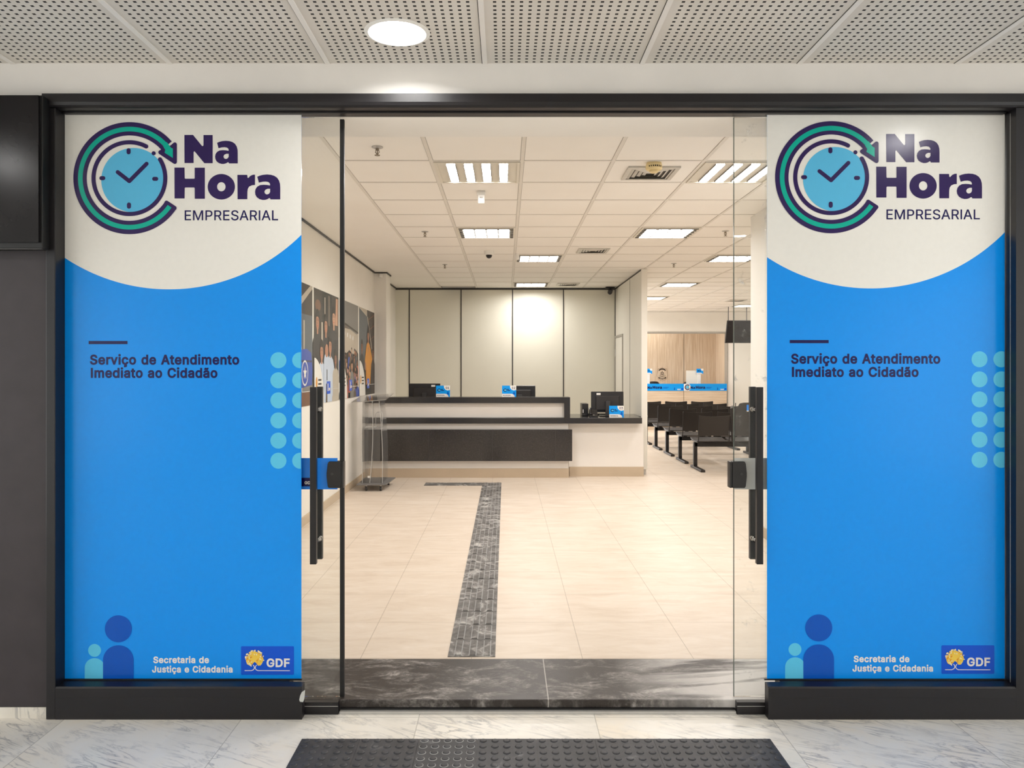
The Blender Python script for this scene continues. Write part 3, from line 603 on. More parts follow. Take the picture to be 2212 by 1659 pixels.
# ================================================================ printed windows
def T_at(Y, dx=0, dy=0):
    def T(layer): return Lay(lambda px, py, e: P(px+dx, py+dy, Y-layer*.0007-e))
    return T
def window(n, label, x0, x1, dx, dy, lab):
    Y = 3.5545
    w = thing('window_%d' % n, lab, 'window', ((X(x0,Y)+X(x1,Y))/2, 3.56, .15), kind='structure')
    box('glass_pane', 'glass', X(x0-4,3.56), X(x1+.5,3.56), 3.5565, 3.5645, .149, 2.714, w)
    box('glazing_gasket', 'black_matte', X(x0-6,3.55), X(x1+1,3.55), 3.546, 3.556, .1486, Z(1466.5,3.55), w)
    t = thing('window_graphic', label, 'window graphic', ((X(x0,Y)+X(x1,Y))/2, Y, .16))
    T = T_at(Y, dx, dy); l = lambda k: T(k)
    a0, a1 = x0-dx, x1-dx
    y0, y1 = 247-min(0, dy)*0, 1467.5
    m = MB().use('blue'); m.box(X(x0,Y), X(x1,Y), Y, 3.5562, Z(y1,Y), Z(y0,Y)); m.build('background_film', parent=t)
    cx, cy, r = 365, 219, 406
    arc = [(a0, 559)]
    A0 = math.acos((a0-cx)/r); A1 = math.acos((a1-cx)/r)
    arc = [(cx+r*math.cos(A0+(A1-A0)*k/70), cy+r*math.sin(A0+(A1-A0)*k/70)) for k in range(71)]
    MB().use('pwhite').poly([[(a0, y0-dy)]+arc+[(a1, y0-dy)]], l(1)).build('white_header', parent=t)
    m = MB(); clock(m, lambda k: l(k+1)); m.build('clock_emblem', parent=t)
    m = MB().use('purple'); wordmark(m, l(2)); m.build('wordmark', parent=t)
    m = MB().use('navy'); text(m, 'EMPRESARIAL', 396.5, 602, 475.7, 21.3, l(2), 6); m.build('subtitle_lettering', parent=t)
    ddx, ddy = (-1.5, 0) if dx else (0, 0)
    tx = T_at(Y, dx+ddx, dy)
    MB().use('navy').poly([[(191.5,736.5),(275.5,736.5),(275.5,743.3),(191.5,743.3)]], tx(1)).build('dash', parent=t)
    for line, xa, xb, base_y in (('Serviço de Atendimento', 193.5, 517.5, 787), ('Imediato ao Cidadão', 194.5, 470.5, 815.6)):
        wd = lambda s_: sum(260 if ch == ' ' else GLY[ch][0]+29*1.1 for ch in s_)
        k_ = (xb-xa)/wd(line); done = ''
        for word in line.split(' '):
            m = MB().use('navy'); x_ = xa+k_*wd(done)
            text(m, word, x_, x_+k_*wd(word), base_y, 20.8, tx(1), 29); m.build('slogan_lettering', parent=t); done += word+' '
    m = MB().use('cyan')
    for yy in (778.1, 821.5, 864.8, 908.2, 951.8, 995.2):
        m.poly([circ(601.4, yy, 17.3)], tx(1))
        c = [p for p in circ(648.5, yy, 17.3, 80) if p[0] <= a1-ddx]
        c.sort(key=lambda p: math.atan2(p[1]-yy, -(p[0]-648.5)))
        m.poly([c], tx(1))
    m.build('dot_pattern', parent=t)
    tx = T_at(Y, dx-3 if dx else 0, dy)
    arch = lambda x0, x1, yt, yb, r: [(x1, yb), (x0, yb)]+[(x0+r-r*math.cos(math.pi/2*k/14), yt+r-r*math.sin(math.pi/2*k/14)) for k in range(15)]+[(x1-r+r*math.sin(math.pi/2*k/14), yt+r-r*math.cos(math.pi/2*k/14)) for k in range(15)]
    by = y1-dy-.3
    m = MB().use('cyan').poly([circ(204.3,1405,13.9)], tx(1)).poly([arch(183,226,1421.8,by,21)], tx(1)); m.build('small_figure_icon', parent=t)
    m = MB().use('royal').poly([circ(255.7,1358.4,29.2)], tx(2)).poly([arch(222.5,288.7,1394,by,32.5)], tx(2)); m.build('large_figure_icon', parent=t)
    m = MB().use('pwhite'); text(m, 'Secretaria de', 330.5, 452, 1432, 13.6, tx(1), 29); text(m, 'Justiça e Cidadania', 328, 503.5, 1452.3, 13.6, tx(1), 29); m.build('department_lettering', parent=t)
    m = MB(); badge(m, tx); m.build('tree_badge', parent=t)
    return t
window(1, 'blue and white printed window graphic left of the doorway, behind the long left door handle', 140, 651, 0, 0, 'fixed glass pane left of the doorway in the black frame')
window(2, 'blue and white printed window graphic right of the doorway, beside the right door handle', 1657, 2170.5, 1516, -2, 'fixed glass pane right of the doorway in the black frame')

# ================================================================ sliding glass doors
def leaf(n, xe, xb, lab, left):
    Y0, Y1 = 3.585, 3.595
    d = thing('door_%d' % n, lab, 'sliding door', ((xe+xb)/2, 3.59, FL), kind='structure')
    a, b = sorted((xe, xb))
    box('glass_pane', 'glass' if left else 'glass_smear', a, b, Y0, Y1, FL+.003, 2.7135, d)
    s = 1 if left else -1
    if left: box('edge_seal', 'black_matte', xe-.002, xe+.017, Y0-.004, Y1+.004, FL+.004, 2.703, d)
    else: box('glass_edge', 'glass_edge', xe-.0022, xe+.0003, Y0, Y1, FL+.003, 2.7135, d)
    # pull handle: bar each side and stand-offs through the pane
    hx = X(677.5,3.545) if left else X(1640.2,3.545); bx = X(691,3.64) if left else X(1625,3.64)
    h = MB().use('black').box(hx-.0145, hx+.0145, 3.532, 3.558, .677, 1.478).build('pull_handle', parent=d, bevel=.002)
    h2 = MB().use('black').box(bx-.0135, bx+.0135, 3.628, 3.652, .677, 1.478).build('pull_handle', parent=d, bevel=.002)
    for z in (1.375, .78):
        MB().use('chrome').cyl((bx+.006*s, 3.558, z), (bx+.006*s, 3.6275, z), .009).cyl((bx+.006*s, 3.5775, z), (bx+.006*s, 3.5845, z), .014).cyl((bx+.006*s, 3.5955, z), (bx+.006*s, 3.602, z), .014).build('standoff', parent=d, smooth=True)
    # lock case on the pane edge
    zc = .5*(Z(997,3.573)+Z(1054,3.573)); hh = .5*(Z(997,3.573)-Z(1054,3.573))
    ex = X(737,3.573) if left else X(1581.5,3.573); wx = (X(706,3.573)-X(737,3.573))*s
    out = [(ex, zc-hh), (ex, zc+hh), (ex+wx*.86, zc+hh), (ex+wx*.93, zc+hh*.85), (ex+wx, zc+hh*.15), (ex+wx, zc-hh*.15), (ex+wx*.93, zc-hh*.85), (ex+wx*.86, zc-hh)]
    lk = MB().use('plastic').prism(out, lambda x, z: (x, 3.566, z), lambda x, z: (x, 3.5848, z)).prism(out, lambda x, z: (x, 3.5952, z), lambda x, z: (x, 3.612, z)).box(min(ex, ex+.012*s), max(ex, ex+.012*s)-.0, 3.569, 3.609, zc-hh, zc+hh).build('lock_case', parent=d, bevel=.003)
    MB().use('plastic_grey').cyl((ex+wx*.62, 3.5645, zc+.004), (ex+wx*.62, 3.5662, zc+.004), .006).build('key_cylinder', parent=lk)
    # safety sticker band
    z0, z1 = Z(1057,3.583), Z(989.5,3.583)
    if left:
        m = MB().use('sticker_blue').box(X(600,3.583), X(729,3.583), 3.5825, 3.5848, z0, z1)
        m.use('navy').box(X(640,3.583), X(672,3.583), 3.582, 3.5824, Z(1050.5,3.583), Z(1032,3.583))
        m.use('pwhite'); text(m, 'GDF', 657.5, 676, 1045.8, 6.2, lambda a, b: P(a, b, 3.5815), 30)
        m.build('safety_sticker', parent=d)
    else:
        m = MB().use('sticker_grey').box(X(1586.8,3.583), X(1700,3.583), 3.5825, 3.5848, z0, z1); m.build('safety_sticker', parent=d)
    return d
leaf(2, X(735.5,3.585), -1.75, 'left sliding glass door with black edge seal, slid open behind the left window', True)
leaf(3, X(1586,3.585), 2.0, 'right sliding glass door with smeared pane, slid open behind the right window', False)

# ================================================================ corridor things
# dark display panel at the left
d = thing('display_panel', 'dark glass display panel with thick black frame on the charcoal wall', 'display', (-2.5, 3.5, 1.9))
x1 = X(95,3.44); x0 = -3.05
z0, z1 = Z(536,3.42), Z(204,3.42)
o = MB().use('black_matte').box(x0, x1, 3.43, 3.4995, z0, z1).build('cabinet', parent=d, bevel=.003)
box('screen', 'screen', x0+.03, X(83.5,3.42), 3.418, 3.43, Z(523,3.42), Z(206,3.42), d)
MB().use('plastic_grey').box(x0, x1-.004, 3.427, 3.44, z0-.004, z0).build('lip', parent=d)
# downlights
labs = ['round recessed downlight in the perforated ceiling above the doorway', 'round downlight reflected on the right window wordmark', 'round downlight reflected on the left window']
def downlight(x, y, depth, lab):
    p = thing('downlight', lab, 'ceiling lamp', (x, y, 2.927), 'corridor downlights')
    MB().use('white').lathe((x, y, 2.927), [(.1135,-.0005),(.117,-.006),(.128,-.004),(.1335,-.0005)], 48, False).build('trim_ring', parent=p, smooth=True)
    n = 40
    MB().use('white').ring_loft([[(x+r*math.cos(2*math.pi*k/n), y+r*math.sin(2*math.pi*k/n), 2.927+z) for k in range(n)] for r, z in ((.1135,-.0005),(.112,depth/2),(.108,depth+.001))], cap=False).build('reflector_can', parent=p, smooth=True)
    MB().use('down').poly([circ(x, y, .1075, 48)], lambda a, b: (a, b, 2.927+depth)).build('lens', parent=p)
    return p
downlight(*DL[0], .07, labs[0])
p = downlight(*DL[1], .012, labs[1])
for i, (x, y) in list(enumerate(DL))[2:]: dup(p, (x, y, 2.927), labs[i] if i < 3 else 'unseen round downlight added to light the corridor')  # all but the reflected one are unseen, added for corridor light
# black rubber warning strip
t = thing('tactile_strip', 'black rubber warning strip with rows of raised dots on the marble floor', 'tactile paving', (.13, 3.16, 0))
x0, w = X(652,3.29), .2462
for i in range(8):
    a = x0+i*w
    m = MB().use('rubber').box(a+.0004, a+w-.0004, 3.04, 3.29, 0, .005)
    for r in range(5):
        for c in range(5):
            q = (a+.025+.049*c, 3.272-.0505*r, .005)
            if i == 2: m.use('rubber_edge').lathe(q, [(.0175,0),(.0165,.0012),(.0150,.0014)], 16)
            m.use('rubber').lathe(q, [(.0155,0),(.0135,.003),(.0095,.0042),(.0001,.0044)], 16)
    m.build('tile', parent=t)
# grey guide strip inside
t = thing('tactile_strip', 'worn grey guide strip of ridged rubber tiles leading from the threshold to the reception desk', 'tactile paving', (-.18, 7.2, FL))
def rib_tile(x0, y0, along_y):
    s = .248; m = MB().use('tactile').box(x0, x0+s, y0, y0+s, FL, FL+.004)
    for q in (.21, .52, .82):
        c = q*s
        for mat, e, h in (('rubber_edge', .0205, .0055), ('tactile', .0155, .0085)):
            m.use(mat)
            if along_y: m.box(x0+c-e, x0+c+e, y0+.014-e*.2, y0+s-.014+e*.2, FL+.004, FL+h)
            else: m.box(x0+.014-e*.2, x0+s-.014+e*.2, y0+c-e, y0+c+e, FL+.004, FL+h)
    m.build('tile', parent=t)
for k in range(25): rib_tile(-.302, 4.085+.25*k+.001, True)
for k in range(3): rib_tile(-.552-.25*k, 4.085+.25*24+.001, False)

# ================================================================ ceiling fittings
def fixture(x0, y0, louver):
    c = (x0+.3125, y0+.3125)
    r = thing('light_fixture', 'x', 'ceiling lamp', (c[0], c[1], CEIL))
    a, b = x0+.014, x0+.611; e, f = y0+.014, y0+.611
    m = MB().use('fixture').box(a, b, e, e+.02, CEIL-.012, CEIL-.0005).box(a, b, f-.02, f, CEIL-.012, CEIL-.0005).box(a, a+.02, e+.02, f-.02, CEIL-.012, CEIL-.0005).box(b-.02, b, e+.02, f-.02, CEIL-.012, CEIL-.0005).build('frame', parent=r)
    m = MB().use('fixture').box(a+.02, b-.02, e+.02, f-.02, CEIL-.004, CEIL-.0005)
    hw = .050 if louver else .027
    if louver:
        m.use('louver')
        for k in range(6):
            yy = e+.0375+k*.1045
            m.box(a+.02, b-.02, yy-.006, yy+.006, CEIL-.0195, CEIL-.0065)
        for k in range(5):
            xx = a+.0555+k*.1215
            m.box(xx-.004, xx+.004, e+.02, f-.02, CEIL-.0145, CEIL-.0042)
    else:
        m.use('louver')
        for k in range(4):
            xx = a+.115+k*.1225
            for s in (-1, 1): m.box(xx+s*.032-.002, xx+s*.032+.002, e+.05, f-.05, CEIL-.014, CEIL-.0042)
    m.build('reflector', parent=r)
    for k in range(4):
        xx = a+.115+k*.1225
        z = CEIL-.0062
        MB().use('lamp_soft' if louver else 'lamp').face([(xx-hw, e+.045, z), (xx-hw, f-.045, z), (xx+hw, f-.045, z), (xx+hw, e+.045, z)]).build('tube', parent=r)
    return r
gx = lambda k: .115+.625*k
gy = lambda k: 5.37+.625*k
F1 = fixture(gx(-1), gy(0), False); F1['label'] = 'ceiling lamp with four bright bars nearest the doorway, in front of the white sensor'
F1['group'] = 'ceiling lamps'
dup(F1, (gx(2)+.3125, gy(0)+.3125, CEIL), 'ceiling lamp with four bright bars half behind the right glass door')
F2 = fixture(gx(-1), gy(4), True); F2['label'] = 'louvred ceiling lamp between the white sensor and the dome camera'; F2['group'] = 'ceiling lamps'
for kx, ky, lab in ((2, 4, 'louvred ceiling lamp to the right of the middle air vent'), (0, 7, 'louvred ceiling lamp beside the middle air vent, behind the first two rows of lamps'),
                    (4, 7, 'louvred ceiling lamp seen through the edge of the right glass door'), (0, 12, 'louvred ceiling lamp closest to the laminate back wall'),
                    (4, 12, 'louvred ceiling lamp just right of the partition top, above the waiting hall'), (4, 16, 'louvred ceiling lamp half hidden by the partition'),
                    (8, 19, 'louvred ceiling lamp above the hanging screen'), (9, 12, 'added unseen louvred lamp lighting the far side of the waiting hall'),
                    (8, 15, 'added unseen louvred lamp lighting the chair rows'), (9, 7, 'added unseen louvred lamp lighting the front of the waiting hall'), (4, 20, 'added unseen louvred lamp in front of the bulkhead, lighting the hall')):  # lamps after the hanging screen entry are unseen, added to light the hall
    dup(F2, (gx(kx)+.3125, gy(ky)+.3125, CEIL), lab)
# lamps inside the counter niche
n1 = thing('light_fixture', 'lamp washing the oak wall behind the service counters', 'ceiling lamp', (3.6, 20.5, 2.98))
box('frame', 'fixture', 3.0, 4.2, 20.3, 20.6, 2.972, 2.989, n1)
MB().use('lamp_wash').face([(3.05,20.35,2.971), (3.05,20.55,2.971), (4.15,20.55,2.971), (4.15,20.35,2.971)]).build('tube', parent=n1)
def vent(cx, cy, lab, s=.37):
    r = thing('air_vent', lab, 'air vent', (cx, cy, CEIL), 'square ceiling air vents'); h = s/2
    box('backing', 'vent_back', cx-h+.01, cx+h-.01, cy-h+.01, cy+h-.01, CEIL-.003, CEIL-.0005, r)
    m = MB().use('vent')
    for a, b, c, d in ((-h,h,-h,-h+.03),(-h,h,h-.03,h),(-h,-h+.03,-h+.03,h-.03),(h-.03,h,-h+.03,h-.03)): m.box(cx+a, cx+b, cy+c, cy+d, CEIL-.012, CEIL-.0005)
    m.build('frame', parent=r)
    m = MB().use('vent')
    for k in range(4):      # concentric four-way blades, tilted
        e = h-.032-k*.034; g = e-.02
        if g <= .01: break
        R = [[(cx-e,cy-e,CEIL-.004),(cx+e,cy-e,CEIL-.004),(cx+e,cy+e,CEIL-.004),(cx-e,cy+e,CEIL-.004)], [(cx-g,cy-g,CEIL-.013),(cx+g,cy-g,CEIL-.013),(cx+g,cy+g,CEIL-.013),(cx-g,cy+g,CEIL-.013)]]
        m.ring_loft(R, cap=False)
    m.build('blades', parent=r)
vent(gx(1)+.3125, gy(0)+.33, 'square air vent partly hidden by the cream smoke detector')
vent(gx(1)+.3125, gy(6)+.3125, 'square air vent in the middle of the ceiling')
vent(gx(1)+.3125, gy(12)+.3125, 'square air vent closest to the laminate back wall')
vent(gx(7)+.3125, gy(17)+.3125, 'square air vent over the waiting hall near the hanging screen')
r = thing('smoke_detector', 'cream smoke detector in front of the nearest air vent', 'smoke detector', (1.03, 5.43, CEIL))
MB().use('cream').lathe((1.03,5.43,CEIL), [(.052,-.0005),(.052,-.012),(.056,-.014),(.057,-.04),(.05,-.05)], 32).build('housing', parent=r, smooth=True)
MB().use('cream').lathe((1.03,5.43,CEIL), [(.034,-.05),(.031,-.064),(.02,-.07),(.001,-.071)], 24).build('sensor_head', parent=r, smooth=True)
m = MB().use('void')
for k in range(-3, 4):
    a = math.radians(-90+k*14); q = lambda rr, z: (1.03+rr*math.cos(a), 5.43+rr*math.sin(a), z)
    m.box(1.03+.0565*math.cos(a)-.004, 1.03+.0565*math.cos(a)+.004, 5.43+.0565*math.sin(a)-.001, 5.43+.0565*math.sin(a)+.004, CEIL-.036, CEIL-.026)
m.build('smoke_slots', parent=r)
def sprinkler(x, y, lab):
    r = thing('sprinkler', lab, 'sprinkler', (x, y, CEIL), 'ceiling sprinklers')
    MB().use('alu').lathe((x,y,CEIL), [(.036,-.0005),(.037,-.004),(.024,-.009),(.012,-.010)], 28).build('escutcheon', parent=r, smooth=True)
    m = MB().use('bronze').cyl((x,y,CEIL-.006), (x,y,CEIL-.022), .011)
    m.tube([(x-.009,y,CEIL-.02), (x-.012,y,CEIL-.035), (x,y,CEIL-.05)], .003, 6).tube([(x+.009,y,CEIL-.02), (x+.012,y,CEIL-.035), (x,y,CEIL-.05)], .003, 6).cyl((x,y,CEIL-.022), (x,y,CEIL-.05), .0035)
    m.build('head', parent=r); MB().use('bronze').lathe((x,y,CEIL), [(.002,-.05),(.017,-.052),(.018,-.055),(.002,-.055)], 16).build('deflector', parent=r)
    return r
s0 = sprinkler(-.826, 5.04, 'fire sprinkler nearest the doorway, on the first ceiling tile')
for x, y, l in ((-.838,8.14,'fire sprinkler left of the first louvred lamp'), (-.83,10.7,'fire sprinkler left of the dome camera'), (2.277,8.1,'fire sprinkler right of the second louvred lamp'), (2.28,10.6,'fire sprinkler above the end of the partition')): dup(s0, (x, y, CEIL), l)
r = thing('dome_camera', 'white dome security camera with black lens ball on the ceiling', 'security camera', (-.2, 9.48, CEIL))
MB().use('white').lathe((-.2,9.48,CEIL), [(.056,-.0005),(.058,-.03),(.05,-.045),(.036,-.05)], 28).build('housing', parent=r, smooth=True)
MB().use('plastic').lathe((-.2,9.48,CEIL), [(.037,-.048),(.037,-.06),(.03,-.078),(.016,-.088),(.001,-.091)], 24).build('lens_dome', parent=r, smooth=True)
r = thing('motion_sensor', 'small white presence sensor hanging behind the nearest ceiling lamp', 'sensor', (-.195, 6.3, CEIL))
MB().use('white').box(-.23, -.16, 6.27, 6.33, CEIL-.035, CEIL-.0005).build('base', parent=r, bevel=.006)
MB().use('white').prism([(6.272,CEIL-.03),(6.328,CEIL-.03),(6.32,CEIL-.1),(6.285,CEIL-.1),(6.27,CEIL-.07)], lambda y, z: (-.222, y, z), lambda y, z: (-.168, y, z)).build('body', parent=r, bevel=.008)
MB().use('grey_trim').lathe((-.195,6.27,CEIL-.055), [(.012,-.003),(.012,.003)], 12).build('lens', parent=r)
r = thing('motion_sensor', 'tiny white cylinder sensor on the ceiling grid beside the dome camera', 'sensor', (.14, 9.7, CEIL))
MB().use('white').lathe((.14,9.7,CEIL), [(.028,-.0005),(.03,-.05),(.024,-.075),(.001,-.078)], 20).build('body', parent=r, smooth=True)
r = thing('motion_sensor', 'small white corner sensor at the top of the white pier', 'sensor', (-1.84, 11.55, 2.9))
MB().use('white').box(-1.86, -1.81, 11.50, 11.559, 2.90, 2.96).build('wall_mount_body', parent=r, bevel=.012)
r = thing('bullet_camera', 'black security camera in the upper corner of the laminate wall', 'security camera', (1.82, 13.7, 2.97))
MB().use('plastic').box(1.745, 1.9, 13.6, 13.72, 2.965, 2.9845).build('mount', parent=r)
MB().use('plastic').cyl((1.83,13.66,2.966), (1.83,13.66,2.93), .018).cyl((1.84,13.72,2.93), (1.805,13.52,2.885), .04).build('body', parent=r, smooth=True)

# ================================================================ posters
WX = -1.94
def poster(y0, y1, lab, draw):
    z0, z1 = 1.20, 2.385; w = y1-y0; h = z1-z0
    r = thing('poster', lab, 'poster', (WX, (y0+y1)/2, z0), 'photo posters on the left wall')
    T = lambda k: Lay(lambda u, v, e: (WX+.0042+k*.0008+e, y0+u*w, z0+v*h))
    box('mounting_board', 'pwhite', WX+.0003, WX+.004, y0, y1, z0, z1, r)
    m = MB(); draw(m, T); m.build('photo_print', parent=r)
    m = MB().use('pwhite').poly([[(0,0),(.36,0)]+[(.36*math.cos(math.pi/2*k/16), .40*math.sin(math.pi/2*k/16)) for k in range(1, 17)]], T(7))
    m.use('p_hair')
    for k in range(3): m.poly([[(.14,.2-.035*k),(.26,.2-.035*k),(.26,.215-.035*k),(.14,.215-.035*k)]], T(8))
    m.use('p_org').poly([circ(.08, .185, .03, 16, .05)], T(8))
    m.build('corner_logo', parent=r)
    m = MB().use('badge').poly([[(.47,.075),(.62,.075),(.62,.19),(.47,.19)]], T(7)).use('pwhite').poly([[(.5,.1),(.53,.1),(.53,.17),(.5,.17)]], T(8)).poly([[(.64,.115),(.98,.115),(.98,.12),(.64,.12)]], T(7)).poly([[(.55,.105),(.6,.105),(.6,.13),(.55,.13)]], T(8))
    m.build('blue_logo', parent=r)
    return r
R = lambda a, b, c, d: [(a, b), (c, b), (c, d), (a, d)]
def figure(m, T, k, u, v, s, skin, shirt, hair='p_hair', bottom=0):
    """a person in the print: head at (u,v), s = head half-width"""
    m.use(shirt).poly([[(u-2.3*s, bottom), (u+2.3*s, bottom), (u+2.2*s, v-2.6*s), (u+1.6*s, v-1.75*s), (u+.5*s, v-1.3*s), (u-.5*s, v-1.3*s), (u-1.6*s, v-1.75*s), (u-2.2*s, v-2.6*s)]], T(k))
    m.use(skin).poly([R(u-.35*s, v-1.5*s, u+.35*s, v-.7*s)], T(k+.3))
    m.use(hair).poly([circ(u, v+.22*s, s*1.02, 20, 1.22*s)], T(k+.5))
    m.use(skin).poly([circ(u, v-.12*s, .76*s, 20, .96*s)], T(k+.8))
    m.use(hair).poly([[(u-.74*s, v+.30*s), (u-.4*s, v+.52*s), (u+.3*s, v+.5*s), (u+.74*s, v+.26*s), (u+.7*s, v+.75*s), (u, v+1.0*s), (u-.7*s, v+.75*s)]], T(k+.9))
    if s > .04:
        for e in (-.3, .3): m.poly([circ(u+e*s, v+.08*s, .13*s, 8, .07*s)], T(k+.95)).poly([R(u+(e-.17)*s, v+.2*s, u+(e+.17)*s, v+.26*s)], T(k+.95))
        m.use('p_red').poly([circ(u, v-.56*s, .28*s, 10, .09*s)], T(k+.95)); m.use('p_brown').poly([circ(u, v-.22*s, .12*s, 8, .08*s)], T(k+.95))
def d1(m, T):
    m.use('p_grey').poly([R(0,0,1,1)], T(0)); m.use('p_dark').poly([R(0,.55,1,1)], T(.4)); m.use('p_slate').poly([R(.45,.3,1,.75)], T(.6))
    m.use('p_lite').poly([[(.3,.75),(.36,.7),(1,.98),(1,1.0),(.93,1)]], T(1)); m.use('p_lite').poly([R(.7,.35,.74,.7)], T(1))
    figure(m, T, 1.5, .35, .62, .06, 'p_skin', 'p_mid'); figure(m, T, 2, .55, .58, .05, 'p_skin3', 'p_lite')
    m.use('p_brown').poly([R(0,0,1,.12)], T(2.4))
    m.use('p_blue').poly([[(.45,.14),(.98,.17),(1,.3),(.95,.44),(.8,.47),(.5,.45)]], T(3)); m.use('navy').poly([R(.5,.36,.97,.375)], T(3.5))
    m.use('pwhite').poly([circ(.74,.27,.105,30,.105)], T(4)); m.use('p_blue').poly([circ(.74,.27,.09,30,.09)], T(4.5))
    star = [(.74+(.062 if k % 2 == 0 else .026)*math.sin(math.pi*k/5), .27+(.062 if k % 2 == 0 else .026)*math.cos(math.pi*k/5)) for k in range(10)]
    m.use('pwhite').poly([star], T(5))
def d2(m, T):
    m.use('p_dark').poly([R(0,0,1,1)], T(0)); m.use('p_black').poly([R(.3,.55,.7,1)], T(.4)); m.use('p_brown').poly([circ(.15,.86,.1,20,.05)], T(.5)); m.use('p_lite').poly([R(.4,.8,.43,.95)], T(.6)); m.use('p_mid').poly([R(.55,.7,.62,.98)], T(.5))
    figure(m, T, 1, .13, .72, .075, 'p_skin', 'p_suit'); figure(m, T, 1.6, .45, .70, .075, 'p_skin', 'p_suit'); figure(m, T, 2.2, .78, .79, .08, 'p_skin3', 'p_suit')
    m.use('p_skin3').poly([[(.84,.72),(.95,.72),(.96,.98),(.87,.98)]], T(2.9)); m.use('p_lite').poly([R(.27,.52,.33,.72)], T(2.1))
    figure(m, T, 3.2, .28, .46, .075, 'p_skin', 'p_shirt'); figure(m, T, 3.8, .62, .52, .075, 'p_skin', 'p_shirt'); figure(m, T, 4.4, .85, .40, .065, 'p_skin2', 'p_lite'); 
    m.use('p_shirt').poly([circ(.46,.36,.1,24,.09)], T(5.4)); m.use('p_shirt').poly([R(.36,.05,.72,.36)], T(5.3)); m.use('p_skin').poly([circ(.47,.47,.065,20,.06)], T(5.5)); m.use('p_mid').poly([R(.44,0,.5,.17)], T(5.6)); m.use('p_black').poly([R(.47,.2,.5,.3)], T(5.6))
def d3(m, T):
    m.use('p_mid').poly([R(0,0,1,1)], T(0)); m.use('p_lite').poly([R(0,.46,1,.72)], T(.4)); m.use('p_grey').poly([[(0,1),(0,.78),(.9,.68),(1,.7),(1,1)]], T(.5)); m.use('p_dark').poly([[(0,.80),(0,.775),(1,.69),(1,.71)]], T(.7))
    m.use('pwhite')
    for k in range(5): m.poly([R(.06+.15*k,.66-.012*k,.12+.15*k,.70-.012*k)], T(.9))
    rnd = random.Random(5)
    m.use('p_black').poly([[(0,0),(1,0),(1,.47),(.9,.5),(.7,.46),(.5,.5),(.3,.46),(.1,.52),(0,.5)]], T(1))
    for k in range(46):
        v = .50-.40*(k/46); u = rnd.uniform(.03, .97); s = .024+.014*(k/46)
        figure(m, T, 1.2+k*.075, u, v, s, rnd.choice(['p_skin','p_skin2','p_skin3']), rnd.choice(['p_suit','p_black','p_dark','p_mid','p_red','p_slate','p_blue','p_lite']), bottom=max(0, v-.2))
    figure(m, T, 5, .62, .34, .045, 'p_skin3', 'p_grey')
def d4(m, T):
    m.use('p_slate').poly([R(0,0,1,1)], T(0)); m.use('p_lite').poly([[(0,.99),(0,1),(.5,1),(.48,.92)]], T(.4)); m.use('p_dark').poly([[(.5,1),(1,1),(1,0),(.9,.2),(.62,.72)]], T(.5)); m.use('p_brown')
    for k in range(5): m.poly([[(.6,.9-.13*k),(1,.98-.13*k),(1,.968-.13*k),(.6,.888-.13*k)]], T(.7))
    m.use('p_black').poly([R(.0,0,1,.3)], T(.8)); m.use('p_mid').poly([R(.8,.1,1,.5)], T(.9)); m.use('p_lite').poly([[(.5,.92),(.54,.92),(.84,.55),(.80,.55)]], T(1))
    figure(m, T, 1.2, .17, .56, .06, 'p_skin2', 'p_suit', bottom=.2); figure(m, T, 1.6, .9, .5, .06, 'p_skin2', 'p_dark')
    m.use('p_hair').poly([[(.44,.45),(.5,.75),(.58,.84),(.66,.75),(.68,.44)]], T(2.5))
    figure(m, T, 3, .56, .70, .062, 'p_skin', 'p_org', bottom=.12)
    m.use('p_org').poly([[(.34,.4),(.44,.57),(.7,.56),(.84,.42),(.76,.36),(.7,.14),(.44,.12),(.42,.36)]], T(4)); m.use('p_skin').poly([[(.34,.4),(.42,.36),(.40,.28),(.34,.3)]], T(4.2)); m.use('p_skin').poly([[(.53,.56),(.6,.56),(.565,.48)]], T(4.3))
poster(6.68, 7.84, 'photo poster with a blue starred bag, nearest the doorway', d1)
poster(7.90, 9.07, 'photo poster of men and children in pale shirts, behind the glass door', d2)
poster(9.13, 10.28, 'photo poster of a crowded hall, just right of the black door edge', d3)
poster(10.34, 11.54, 'photo poster of a long-haired woman in an orange shirt, by the white pier', d4)

# ================================================================ reception counter
c = thing('reception_counter', 'long black granite and white reception counter with a raised ledge', 'counter', (0, 11.0, FL))
g = X
xl = -1.939; xr = X(1228,10.85)
MB().use('white_lam').box(xl, xr, 10.85, 11.05, Z(1012,10.85), Z(915,10.85)).build('counter_front', parent=c)
MB().use('white_lam').box(xl, X(1219,10.88), 10.88, 11.05, .886, Z(870,10.88)).build('upper_panel', parent=c)
zt = Z(858,10.8); zb = Z(871,10.8)
MB().use('granite').box(xl, X(1231.5,10.8), 10.8, 11.15, zb, zt).box(X(1219,10.8), X(1231.5,10.8), 10.8, 11.15, .884, zb).build('upper_ledge', parent=c, bevel=.002)
MB().use('granite').box(xl, X(1219,10.8)-.0, 10.8, 11.05, Z(915,10.8), .884).box(X(1219,10.8), X(1387,10.8), 10.8, 11.155, Z(915,10.8), .884).box(X(1219,10.8), 1.93, 11.155, 11.75, Z(915,10.8), .884).build('worktop', parent=c, bevel=.002)
m = MB().use('granite').box(xl, X(1236,10.76), 10.76, 10.85, Z(996,10.76), Z(928,10.76)); m.use('plastic_grey')
for px in (926, 1064, 1200): m.box(X(px,10.76)-.002, X(px,10.76)+.002, 10.759, 10.7602, Z(995,10.76), Z(929,10.76))
m.build('granite_panel', parent=c, bevel=.002)
MB().use('plinth').box(xl, X(1229,10.83), 10.83, 11.05, FL, Z(1012,10.83)).build('plinth', parent=c)
